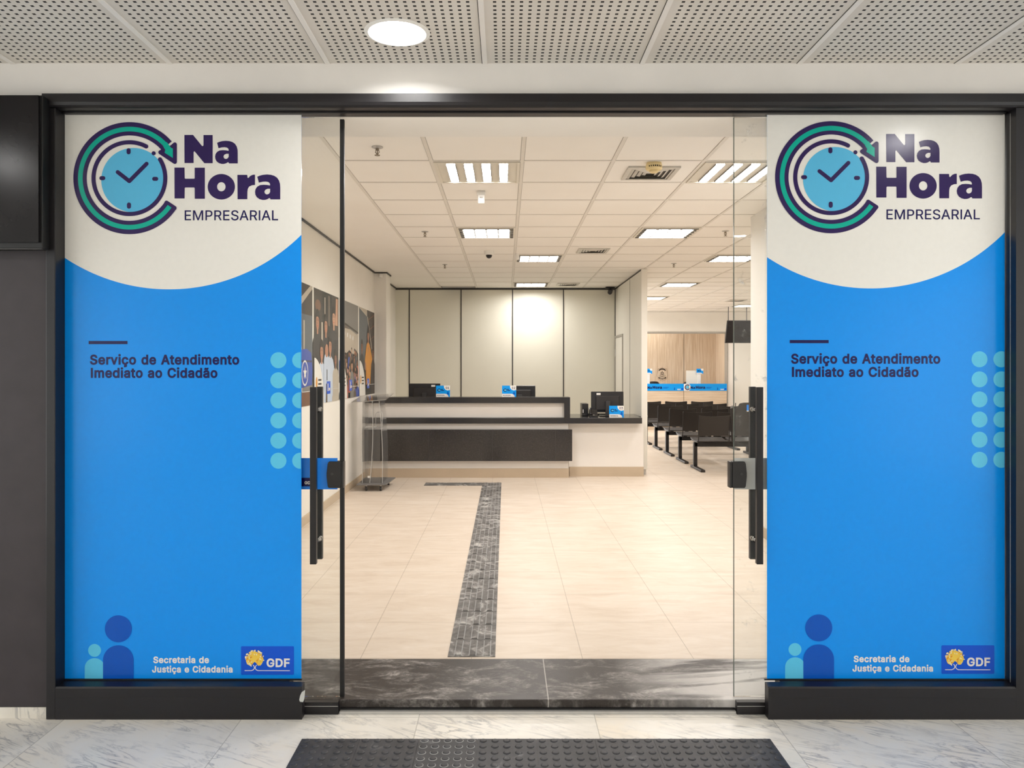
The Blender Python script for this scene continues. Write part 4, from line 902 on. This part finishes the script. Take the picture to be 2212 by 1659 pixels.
MB().use('white_lam').box(X(1229,10.95), 1.935, 10.97, 11.05, Z(1008.5,10.97), .80).build('side_front', parent=c)
MB().use('plinth').box(X(1230,10.96), 1.935, 10.955, 11.05, FL, Z(1008.5,10.955)).build('plinth', parent=c)
MB().use('white_lam').box(-1.75, X(1219,10.8), 11.06, 11.75, .78, .81).build('desk_top', parent=c)
def monitor(cx, cy, zb, zt, w, tilt, desk, lab, sticker):
    r = thing('monitor', lab, 'monitor', (cx, cy, desk), 'computer monitors on the reception desk')
    sh = lambda z: (z-zb)*tilt
    def slab(x0, x1, d0, d1, z0, z1, mm):
        i = [(x0, cy+d0+sh(z0), z0), (x1, cy+d0+sh(z0), z0), (x1, cy+d1+sh(z0), z0), (x0, cy+d1+sh(z0), z0)]
        j = [(x0, cy+d0+sh(z1), z1), (x1, cy+d0+sh(z1), z1), (x1, cy+d1+sh(z1), z1), (x0, cy+d1+sh(z1), z1)]
        mm.ring_loft([i, j])
    m = MB().use('plastic'); slab(cx-w/2, cx+w/2, -.012, .02, zb, zt, m); m.build('housing', parent=r, bevel=.006)
    m = MB().use('plastic_soft'); slab(cx-w*.36, cx+w*.36, -.034, -.0125, zb+.03, zt-(zt-zb)*.2, m); m.build('back_cover', parent=r, bevel=.016)
    m = MB().use('screen'); slab(cx-w/2+.012, cx+w/2-.012, .0205, .0215, zb+.018, zt-.012, m); m.build('screen', parent=r)
    m = MB().use('plastic_grey').box(cx-.034, cx+.034, cy-.07, cy-.035, desk+.012, zb+(zt-zb)*.55).box(cx-.034, cx+.034, cy-.05, cy-.03+sh(zb+(zt-zb)*.5), zb+(zt-zb)*.38, zb+(zt-zb)*.55); m.build('stand_neck', parent=r, bevel=.004)
    MB().use('plastic').box(cx-.12, cx+.12, cy-.13, cy+.07, desk, desk+.012).build('stand_base', parent=r, bevel=.005)
    if sticker is not None:
        m = MB().use('white'); slab(cx+sticker, cx+sticker+.058, -.0128, -.0122, zt-.048, zt-.02, m); m.build('asset_sticker', parent=r)
monitor(X(917,11.55), 11.55, 1.04, Z(828.5,11.55), 68*11.55/F, .05, .811, 'black monitor behind the number 01 sign', .10)
monitor(X(1122.5,11.6), 11.6, 1.02, Z(833,11.6), 68*11.6/F, .02, .811, 'black monitor behind the number 02 sign', None)
monitor(X(1312,11.25), 11.25, .935, Z(846,11.25), 70*11.25/F, .06, .885, 'black monitor on the low counter behind the number 03 sign', -.155)
def desk_sign(px0, px1, py0, py1, Y, num, word, lab, foot):
    z0, z1 = foot, foot+(py1-py0)*Y/F; x0, x1 = X(px0,Y), X(px1,Y); w = x1-x0; h = z1-z0
    r = thing('counter_sign', lab, 'sign', ((x0+x1)/2, Y, z0), 'numbered counter signs')
    o = MB().use('strip_blue').box(x0, x1, Y, Y+.004, z0, z1).build('panel', parent=r)
    MB().use('acrylic').box(x0+.02, x1-.02, Y+.004, Y+.06, z0, z0+.004).build('foot', parent=r)
    T = lambda k: Lay(lambda a, b, e: (x0+a*w, Y-.0004*k-e, z1-b*h))
    m = MB().use('pwhite').poly([[(0,.72),(.66,.72),(.78,.76),(.86,.86),(.9,1),(0,1)]], T(1)).poly([[(1,0),(.56,0),(.58,.2),(.68,.36),(.82,.42),(1,.38)]], T(1)); m.build('white_field', parent=r)
    m = MB().use('navy'); text(m, num, .68, .95, .30, .20, T(2), 18); m.build('number', parent=r)
    m = MB().use('navy'); text(m, word, .06, .62, .90, .085, T(2), 24); m.build('caption', parent=r)
    m = MB().use('navy'); band(m, .22, .40, .075, .13, 20, 330, T(2), 30); m.use('sky').poly([circ(.22,.40,.07,20)], T(2)); m.use('navy').poly([R(.36,.30,.48,.36)], T(2)).poly([R(.36,.40,.58,.46)], T(2)); m.build('logo', parent=r)
    m = MB().use('royal').poly([circ(.85,.57,.05,16)], T(1)).poly([[(.78,.63),(.92,.63),(.92,.8),(.78,.76)]], T(1)); m.build('figure_icon', parent=r)
desk_sign(942, 972, 834, 858.5, 10.86, '01', 'RECEPÇÃO', 'small blue and white counter sign reading 01', zt+.001)
desk_sign(1084.5, 1115, 834, 858.5, 10.86, '02', 'RECEPÇÃO', 'small blue and white counter sign reading 02', zt+.001)
desk_sign(1316, 1347.5, 877.5, 903, 10.86, '03', 'PREFERENCIAL', 'small blue and white counter sign reading 03', .885)
# computer, telephone and keyboard on the low counter
xc = X(1263,11.3)
r = thing('desktop_computer', 'small black desktop computer on the low counter left of the monitor', 'computer', (xc, 11.3, .885))
MB().use('plastic').box(xc-.045, xc+.045, 11.22, 11.5, .885, Z(872,11.25)).build('case', parent=r, bevel=.004)
MB().use('white').box(xc-.035, xc-.025, 11.2185, 11.2202, .93, .98).build('label_strip', parent=r)
MB().use('plastic_grey').box(xc-.04, xc+.0, 11.2175, 11.2202, .895, .912).build('port_panel', parent=r)
xp = X(1281,11.1)
r = thing('telephone', 'black desk telephone leaning beside the small computer', 'telephone', (xp, 11.05, .885))
MB().use('plastic').prism([(11.0,.885),(11.0,.90),(11.14,.985),(11.155,.985),(11.155,.885)], lambda y, z: (xp-.055, y, z), lambda y, z: (xp+.06, y, z)).build('base', parent=r, bevel=.004)
MB().use('plastic').tube([(xp-.04,11.01,.915), (xp-.043,11.03,.945), (xp-.043,11.1,.99), (xp-.04,11.13,.995)], .017, 10).build('handset', parent=r, smooth=True)
MB().use('grey_trim').cyl((xp+.0,10.995,.905), (xp+.0,11.0,.91), .012).build('speaker', parent=r)
m = MB().use('plastic_grey')
for a in range(3):
    for b in range(4): m.box(xp-.0+.018*a, xp+.012+.018*a, 11.05+.02*b, 11.062+.02*b, .93+.0122*b, .9355+.0122*b)
m.build('keypad', parent=r)
xk = X(1298,11.4)
r = thing('keyboard', 'black keyboard seen under the monitor of the low counter', 'keyboard', (xk, 11.45, .885))
MB().use('plastic').box(xk-.2, xk+.2, 11.42, 11.56, .885, .90).build('case', parent=r, bevel=.003)
m = MB().use('plastic_grey')
for a in range(20):
    for b in range(5): m.box(xk-.19+.019*a, xk-.175+.019*a, 11.43+.025*b, 11.449+.025*b, .90, .906)
m.build('keys', parent=r)

# ================================================================ acrylic lectern
r = thing('lectern', 'clear acrylic lectern on a smoked base with castors, left of the reception counter', 'lectern', (-1.65, 9.9, FL))
bz = FL+.075
MB().use('smoked').prism([(-1.83,9.6),(-1.50,9.6),(-1.465,9.7),(-1.44,10.24),(-1.83,10.24)], lambda x, y: (x, y, bz), lambda x, y: (x, y, bz+.012)).build('base_plate', parent=r)
for x, y in ((-1.72,9.66), (-1.54,9.66), (-1.74,10.16), (-1.52,10.16)):
    w = MB().use('plastic_grey').cyl((x-.012,y,FL+.03), (x+.012,y,FL+.03), .03); w.use('chrome').cyl((x,y,FL+.05), (x,y,bz), .01).box(x-.016, x+.016, y-.006, y+.006, FL+.03, FL+.055); w.build('castor', parent=r, smooth=True)
def sheet(name, prof, y0, y1, th=.008):
    """vertical curved sheet: prof = [(x,z)]"""
    a = MB().use('acrylic'); n = len(prof)
    for (p, q) in zip(prof[:-1], prof[1:]):
        a.ring_loft([[(p[0],y0,p[1]),(p[0]+th,y0,p[1]),(p[0]+th,y1,p[1]),(p[0],y1,p[1])], [(q[0],y0,q[1]),(q[0]+th,y0,q[1]),(q[0]+th,y1,q[1]),(q[0],y1,q[1])]], cap=False)
    a.use('acrylic_edge')
    for p, q in zip(prof[:-1], prof[1:]):
        a.face([(p[0],y0-.0008,p[1]),(p[0]+th,y0-.0008,p[1]),(q[0]+th,y0-.0008,q[1]),(q[0],y0-.0008,q[1])])
    a.build(name, parent=r)
crv = lambda x0, amp: [(x0+amp*math.sin(math.pi*k/10), bz+.012+(1.16-bz-.012)*k/10) for k in range(11)]
sheet('body_sheet', [(x-.03*(1-k/10)+.0, z) for k, (x, z) in enumerate(crv(-1.66, .02))], 9.72, 9.80)
sheet('body_sheet', crv(-1.78, -.01), 9.72, 10.16)
sheet('body_sheet', [(x+.04*(1-(k/10)), z) for k, (x, z) in enumerate(crv(-1.575, .018))], 9.72, 10.16)
m = MB().use('acrylic').box(-1.75, -1.56, 9.73, 9.738, bz+.012, 1.14); m.build('front_sheet', parent=r)
tp = [(-1.885,9.58,1.145), (-1.46,9.58,1.18), (-1.46,10.2,1.235), (-1.885,10.2,1.20)]
m = MB().use('acrylic').ring_loft([[(a,b,c_) for a,b,c_ in tp], [(a,b,c_+.01) for a,b,c_ in tp]]); m.use('grey_trim')
m.face([(-1.885,9.578,1.145), (-1.46,9.578,1.18), (-1.46,9.578,1.1875), (-1.885,9.578,1.1525)]); m.build('top_plate', parent=r)
m = MB().use('acrylic').box(-1.78, -1.56, 9.75, 10.05, .815, .823); m.build('shelf', parent=r)
m = MB().use('acrylic_edge').tube([(-1.62,9.76,.823), (-1.62,9.76,1.0), (-1.6,9.76,1.02), (-1.55,9.76,1.025), (-1.535,9.76,1.0), (-1.54,9.76,.83)], .004, 6); m.build('leaflet_holder', parent=r)
MB().use('white').box(-1.715, -1.675, 9.7285, 9.7298, .205, .23).build('label_plate', parent=r)
for i, (dx, lab) in enumerate(((0, 'white leaflets lying on the shelf of the acrylic lectern'),)):
    q = thing('leaflet', lab, 'leaflet', (-1.68, 9.85, .8242))
    MB().use('white').box(-1.770, -1.645, 9.815, 9.96, .8245, .829).build('sheet', parent=q)

# ================================================================ waiting hall
def seat_row(k, n, lab, wide=False):
    y = 1.03*k
    r = thing('beam_seating', lab, 'bench seating', (2.86, 11.75+y, FL), 'rows of waiting chairs')
    x0 = 2.84; xe = 4.45
    MB().use('black').box(x0+.02, xe, 11.82+y, 11.88+y, .385, .45).build('beam', parent=r, bevel=.004)
    for lx in (2.845, 4.28):
        lg = MB().use('black').box(lx, lx+.055, 11.82+y, 11.88+y, FL+.035, .45).build('leg', parent=r, bevel=.003)
        MB().use('plastic_soft').prism([(-.005,11.37+y),(.06,11.37+y),(.06,12.03+y),(-.005,12.03+y)], lambda a, b: (lx+a, b, FL), lambda a, b: (lx+a, b, FL+.035)).build('foot', parent=lg, bevel=.006)
    for j in range(n):
        a = 2.863+.555*j; w = .445
        if wide and j == 1: a, w = 3.40, .72
        ztop = 1.062 if (wide and j == 1) else .873
        # seat pan
        m = MB().use('plastic_soft'); R_ = []
        for t in range(9):
            v = t/8; yy = 11.60+y+.44*v; zz = .487+.012*math.sin(v*math.pi)*-1+.02*v*v
            R_.append([(a-.02,yy,zz-.012),(a+w+.02,yy,zz-.012),(a+w+.02,yy,zz+.006),(a-.02,yy,zz+.006)])
        m.ring_loft(R_).build('seat', parent=r, bevel=.004)
        # back shell, curved in plan
        m = MB().use('plastic_soft'); zb_ = .565; R_ = []
        nn = 12
        for t in range(nn+1):
            u = t/nn; xx = a+w*u; dy = .035*(1-(2*u-1)**2); tz = ztop-.018*(1-(2*u-1)**2)
            if wide and j == 1: tz = ztop-.10*max(0, abs(2*u-1)-.75)**2*16
            b0 = 11.60+y+dy; t0 = 11.54+y+dy
            R_.append([(xx,b0,zb_),(xx,b0+.012,zb_),(xx,t0+.012,tz),(xx,t0,tz)])
        bk = m.ring_loft(R_).build('backrest', parent=r, smooth=True)
        # steel frame loop carrying seat and back
        m = MB().use('black')
        for xx in (a-.006, a+w+.006): m.tube([(xx,11.543+y,ztop-.004), (xx,11.58+y,.56), (xx,11.60+y,.472), (xx,11.70+y,.462), (xx,12.02+y,.47)], .007, 8)
        m.tube([(a-.006,11.85+y,.466), (a+w+.006,11.85+y,.466)], .009, 8)
        m.build('chair_frame', parent=r, smooth=True)
        MB().use('black').box(a+.06, a+.12, 11.815+y, 11.885+y, .45, .464).box(a+w-.12, a+w-.06, 11.815+y, 11.885+y, .45, .464).build('bracket', parent=r)
        if wide and j == 1:
            MB().use('plastic').tube([(a-.03,11.62+y,.49), (a-.055,11.6+y,.8), (a-.05,11.62+y,.97), (a-.01,11.7+y,1.0), (a+.01,11.8+y,.98)], .014, 10).build('armrest', parent=r, smooth=True)
            MB().use('plastic').tube([(a+w+.03,11.62+y,.49), (a+w+.055,11.6+y,.8), (a+w+.05,11.62+y,.97), (a+w+.01,11.7+y,1.0), (a+w-.01,11.8+y,.98)], .014, 10).build('armrest', parent=r, smooth=True)
            m = MB().use('sticker_blue').box(a+.165, a+.225, 11.563+y, 11.567+y, .945, 1.03).use('pwhite').box(a+.165, a+.225, 11.561+y, 11.565+y, .93, .945); m.build('priority_sticker', parent=r)
    return r
seat_row(0, 2, 'row of black waiting seats nearest the doorway, with the extra wide seat', True)
for k, l in ((1, 'second row of black waiting seats from the doorway'), (2, 'third row of black waiting seats from the doorway'), (3, 'fourth row of black waiting seats from the doorway'), (4, 'fifth row of black waiting seats, second from the service counters'), (5, 'row of black waiting seats closest to the service counters')): seat_row(k, 3, l)
def service(px0, px1, lab, first):
    Y = 19.3; x0, x1 = X(px0,Y), X(px1,Y)
    r = thing('service_counter', lab, 'counter', ((x0+x1)/2, Y, FL), 'service counters')
    MB().use('wood_h').box(x0+.004, x1-.004, Y, Y+.04, FL, Z(844,Y)).build('front_panel', parent=r)
    MB().use('wood_h').box(x0+.004, x1-.004, Y+.045, Y+.5, .74, .77).build('worktop', parent=r)
    for xx in (x0+.004, x1-.034): MB().use('wood_h').box(xx, xx+.03, Y+.04, Y+.5, FL, .74).build('side_panel', parent=r)
    MB().use('strip_blue').box(x0, x1, Y-.01, Y+.045, Z(844,Y), Z(829,Y)).build('blue_band', parent=r)
    T = lambda k: Lay(lambda a, b, e: P(px0+a, 829+b, Y-.012-.001*k-e))
    m = MB().use('pwhite').poly([[(0,.3),(11,.3),(13.5,3),(15,7.5),(13.5,12),(11,14.7),(0,14.7)]], T(0))
    m.use('navy'); band(m, 8, 7.5, 4.3, 6.2, 40, 330, T(1), 40); m.use('sky').poly([circ(8,7.5,3.4,20)], T(1)); m.use('navy'); band(m, 8, 7.5, 3.0, 3.7, 0, 360, T(1.5), 30); m.build('logo_tab', parent=r)
    m = MB().use('navy')
    mp = lambda q, lx, sx, oy: None
    for gset, ox, x_0, x_1, yb in ((WORD1, 14.2, 398, 514, 352.6), (WORD2, 25.6, 376.5, 605.5, 430.6)):
        sc = .086 if gset is WORD1 else .0895
        for gl in gset: m.poly([[(ox+(p[0]-x_0)*sc*(1.0), 10.9+(p[1]-yb)*sc) for p in lp] for lp in gl], T(0))
    m.build('wordmark', parent=r)
    m = MB().use('royal').poly([R(48.5,7.2,61,8.1)], T(0)).poly([R(48.5,8.8,58,9.7)], T(0)).poly([circ(73,8.6,.9,10)], T(0)).poly([R(71.9,9.8,74.1,13)], T(0)); m.use('pwhite').poly([R(79,11.2,87,12)], T(0)).poly([R(79,12.5,86,13.2)], T(0)); m.use('badge').poly([R(87.5,9.6,92,13)], T(0)); m.build('footer_marks', parent=r)
service(1384, 1476.8, 'service counter with blue band half hidden by the partition', True)
service(1477.2, 1570, 'service counter with blue band beside the white hall wall', False)
def divider(pxa, pxb, pxc, lab, slab):
    Y = 19.62
    r = thing('desk_divider', lab, 'desk divider', (X(pxa,Y), Y, .77))
    MB().use('partition').box(X(pxa,Y), X(pxb,Y), Y, Y+.02, .7705, Z(800.5,Y)).build('front_sheet', parent=r)
    MB().use('white').box(X(pxb,Y), X(pxc,Y), Y-.04, Y+.03, .7705, Z(803,Y)).build('post', parent=r)
    MB().use('white').box(X(pxa,Y), X(pxb,Y), Y-.004, Y, Z(800.5,Y)-.05, Z(800.5,Y)-.035).build('rail', parent=r)
    z0, z1 = Z(807.5,Y), Z(796.5,Y); x0 = X(pxc-9.5,Y); x1 = X(pxc+5,Y)
    s = thing('counter_sign', slab, 'sign', (x0, Y-.06, z0))
    MB().use('strip_blue').box(x0, x1, Y-.055, Y-.05, z0, z1).build('panel', parent=s)
    w = x1-x0; h = z1-z0; T = lambda a, b: (x0+a*w, Y-.0555, z1-b*h)
    MB().use('pwhite').poly([[(0,.8),(.7,.8),(.9,1),(0,1)]], T).poly([[(1,0),(.62,0),(.7,.3),(.85,.42),(1,.36)]], T).build('white_field', parent=s)
    MB().use('navy').poly([circ(.25,.42,.12,16)], T).poly([R(.4,.3,.6,.4)], T).poly([R(.4,.46,.62,.56)], T).build('logo', parent=s)
divider(1482.5, 1507, 1513, 'cream divider sheet with white post on the far service counter', 'tiny blue sign on the white post of the far service counter')
divider(1385, 1397, 1403, 'cream divider sheet with white post half hidden by the partition', 'tiny blue sign half hidden by the partition edge')
def office_chair(px, lab):
    Y = 20.25; x = X(px,Y)
    r = thing('office_chair', lab, 'office chair', (x, Y, FL), 'office chairs behind the service counters')
    m = MB().use('plastic_soft'); R_ = []
    for t in range(13):
        u = t/12*2-1; zt_ = Z(823.8,Y)-.05*abs(u)**4; zb_ = .62+.06*abs(u)**3
        yy = Y-.05+.05*(1-u*u)*-1
        R_.append([(x+u*.16*(1),yy,zb_),(x+u*.16,yy+.03,zb_),(x+u*.15,yy+.03,zt_),(x+u*.15,yy,zt_)])
    m.ring_loft(R_).build('backrest', parent=r, smooth=True)
    MB().use('plastic_soft').box(x-.23, x+.23, Y, Y+.45, .47, .53).build('seat', parent=r, bevel=.025)
    MB().use('plastic').box(x-.03, x+.03, Y-.035, Y+.1, .46, .7).build('back_bracket', parent=r)
    MB().use('plastic_grey').cyl((x,Y+.22,.12), (x,Y+.22,.47), .025).build('gas_post', parent=r)
    m = MB().use('plastic')
    for k in range(5):
        a = 2*math.pi*k/5; m.tube([(x,Y+.22,.13), (x+.27*math.cos(a),Y+.22+.27*math.sin(a),.11)], .016, 8); m.cyl((x+.27*math.cos(a)-.012,Y+.22+.27*math.sin(a),FL+.026), (x+.27*math.cos(a)+.012,Y+.22+.27*math.sin(a),FL+.026), .026)
    m.build('star_base', parent=r)
office_chair(1411, 'black office chair behind the service counter near the crest')
office_chair(1488, 'black office chair behind the service counter near the white post')
# crest on the oak wall
Yc = 20.996
T = lambda k: Lay(lambda a, b, e: P(a, b, Yc-.001*k-e))
cr = thing('wall_crest', 'round brown line crest on the light oak wall', 'emblem', P(1430.5, 808, Yc))
q = lambda a, b: (1380+a/6.914, 680+b/6.914)
m = MB().use('p_brown')
outl = [q(*p) for p in ((350,785),(372,800),(412,806),(430,880),(432,910),(410,960),(385,975),(350,990),(318,975),(290,960),(268,910),(272,870),(290,806),(328,800))]
stroke(m, outl, .45, T(0), True); m.build('outline', parent=cr)
m = MB().use('p_hair')
band(m, 1430.5, 806.5, 8.2, 10.6, 40, 140, T(0), 20)
for k in range(5): m.poly([circ(1430.5+2.4*math.sin(k*1.2566), 806.3-2.6*math.cos(k*1.2566), 1.15, 12)], T(0))
stroke(m, [q(300,910), q(325,922), q(345,925)], .6, T(0)); stroke(m, [q(395,910), q(370,922), q(350,925)], .6, T(0)); stroke(m, [q(318,880), q(322,905), q(345,918), q(372,905), q(378,880)], .6, T(0))
m.build('centre_mark', parent=cr)
m = MB().use('p_hair').poly([[q(*p) for p in ((290,925),(305,935),(350,945),(392,935),(408,925),(404,950),(350,968),(296,950))]], T(0)); m.use('wood')
m.poly([[q(*p) for p in ((312,944),(350,952),(386,944),(384,950),(350,959),(314,950))]], T(1)); m.build('ribbon', parent=cr)
# hanging screen
Ys = 18.0
r = thing('hanging_screen', 'black screen hanging from the ceiling at the end of the waiting hall', 'screen', (5.5, Ys, 2.4))
xa, xb = X(1566.5,Ys), X(1566.5,Ys)+1.0
zt_, zb_ = Z(693,Ys), Z(741,Ys)
sl = lambda d, z: Ys+d+(z-zb_)*-.36
MB().use('plastic').ring_loft([[(xa,sl(0,zb_),zb_),(xb,sl(0,zb_),zb_),(xb,sl(.06,zb_),zb_),(xa,sl(.06,zb_),zb_)], [(xa,sl(0,zt_),zt_),(xb,sl(0,zt_),zt_),(xb,sl(.06,zt_),zt_),(xa,sl(.06,zt_),zt_)]]).build('housing', parent=r, bevel=.008)
MB().use('screen').face([(xa+.015,sl(-.002,zb_+.02),zb_+.02),(xb-.015,sl(-.002,zb_+.02),zb_+.02),(xb-.015,sl(-.002,zt_-.015),zt_-.015),(xa+.015,sl(-.002,zt_-.015),zt_-.015)]).build('display', parent=r)
for xx in (X(1572,Ys), X(1572,Ys)+.42): MB().use('black').cyl((xx,Ys-.05,2.985), (xx,Ys-.05,zt_-.15), .008).build('hanging_rod', parent=r)

m = MB().use('sticker_grey'); T_ = lambda a, b: P(630+a/9.76, 1400+b/9.76, 3.4785)
m.prism([(285,880),(215,925),(180,1000),(160,1090),(175,1130),(240,1140),(270,1060)], T_, lambda a, b: P(630+a/9.76, 1400+b/9.76, 3.4793)).build('tape_scrap', parent=bpy.data.objects['trim_24'])
# ================================================================ camera and view
cam = bpy.data.cameras.new('camera'); co = bpy.data.objects.new('camera', cam); COL.objects.link(co)
co.location = (0, 0, EYE); co.rotation_euler = (math.pi/2, 0, 0)
cam.sensor_width = 36; cam.sensor_fit = 'HORIZONTAL'; cam.lens = F/2212*36
cam.shift_x = (1106-CX)/2212; cam.shift_y = -(829.5-CY)/2212
cam.clip_start = .05; cam.clip_end = 100
SC.camera = co
w = bpy.data.worlds.new('world'); SC.world = w; w.use_nodes = True
w.node_tree.nodes['Background'].inputs[0].default_value = (.985,.99,1,1); w.node_tree.nodes['Background'].inputs[1].default_value = 3.3
vs = SC.view_settings; vs.view_transform = 'Standard'; vs.look = 'None'; vs.gamma = 1; vs.use_curve_mapping = False; vs.exposure = 0.15
SC.cycles.max_bounces = 10; SC.cycles.diffuse_bounces = 5; SC.cycles.transparent_max_bounces = 16; SC.cycles.sample_clamp_indirect = 4; SC.cycles.use_denoising = True
SC.cycles.caustics_reflective = False; SC.cycles.caustics_refractive = False
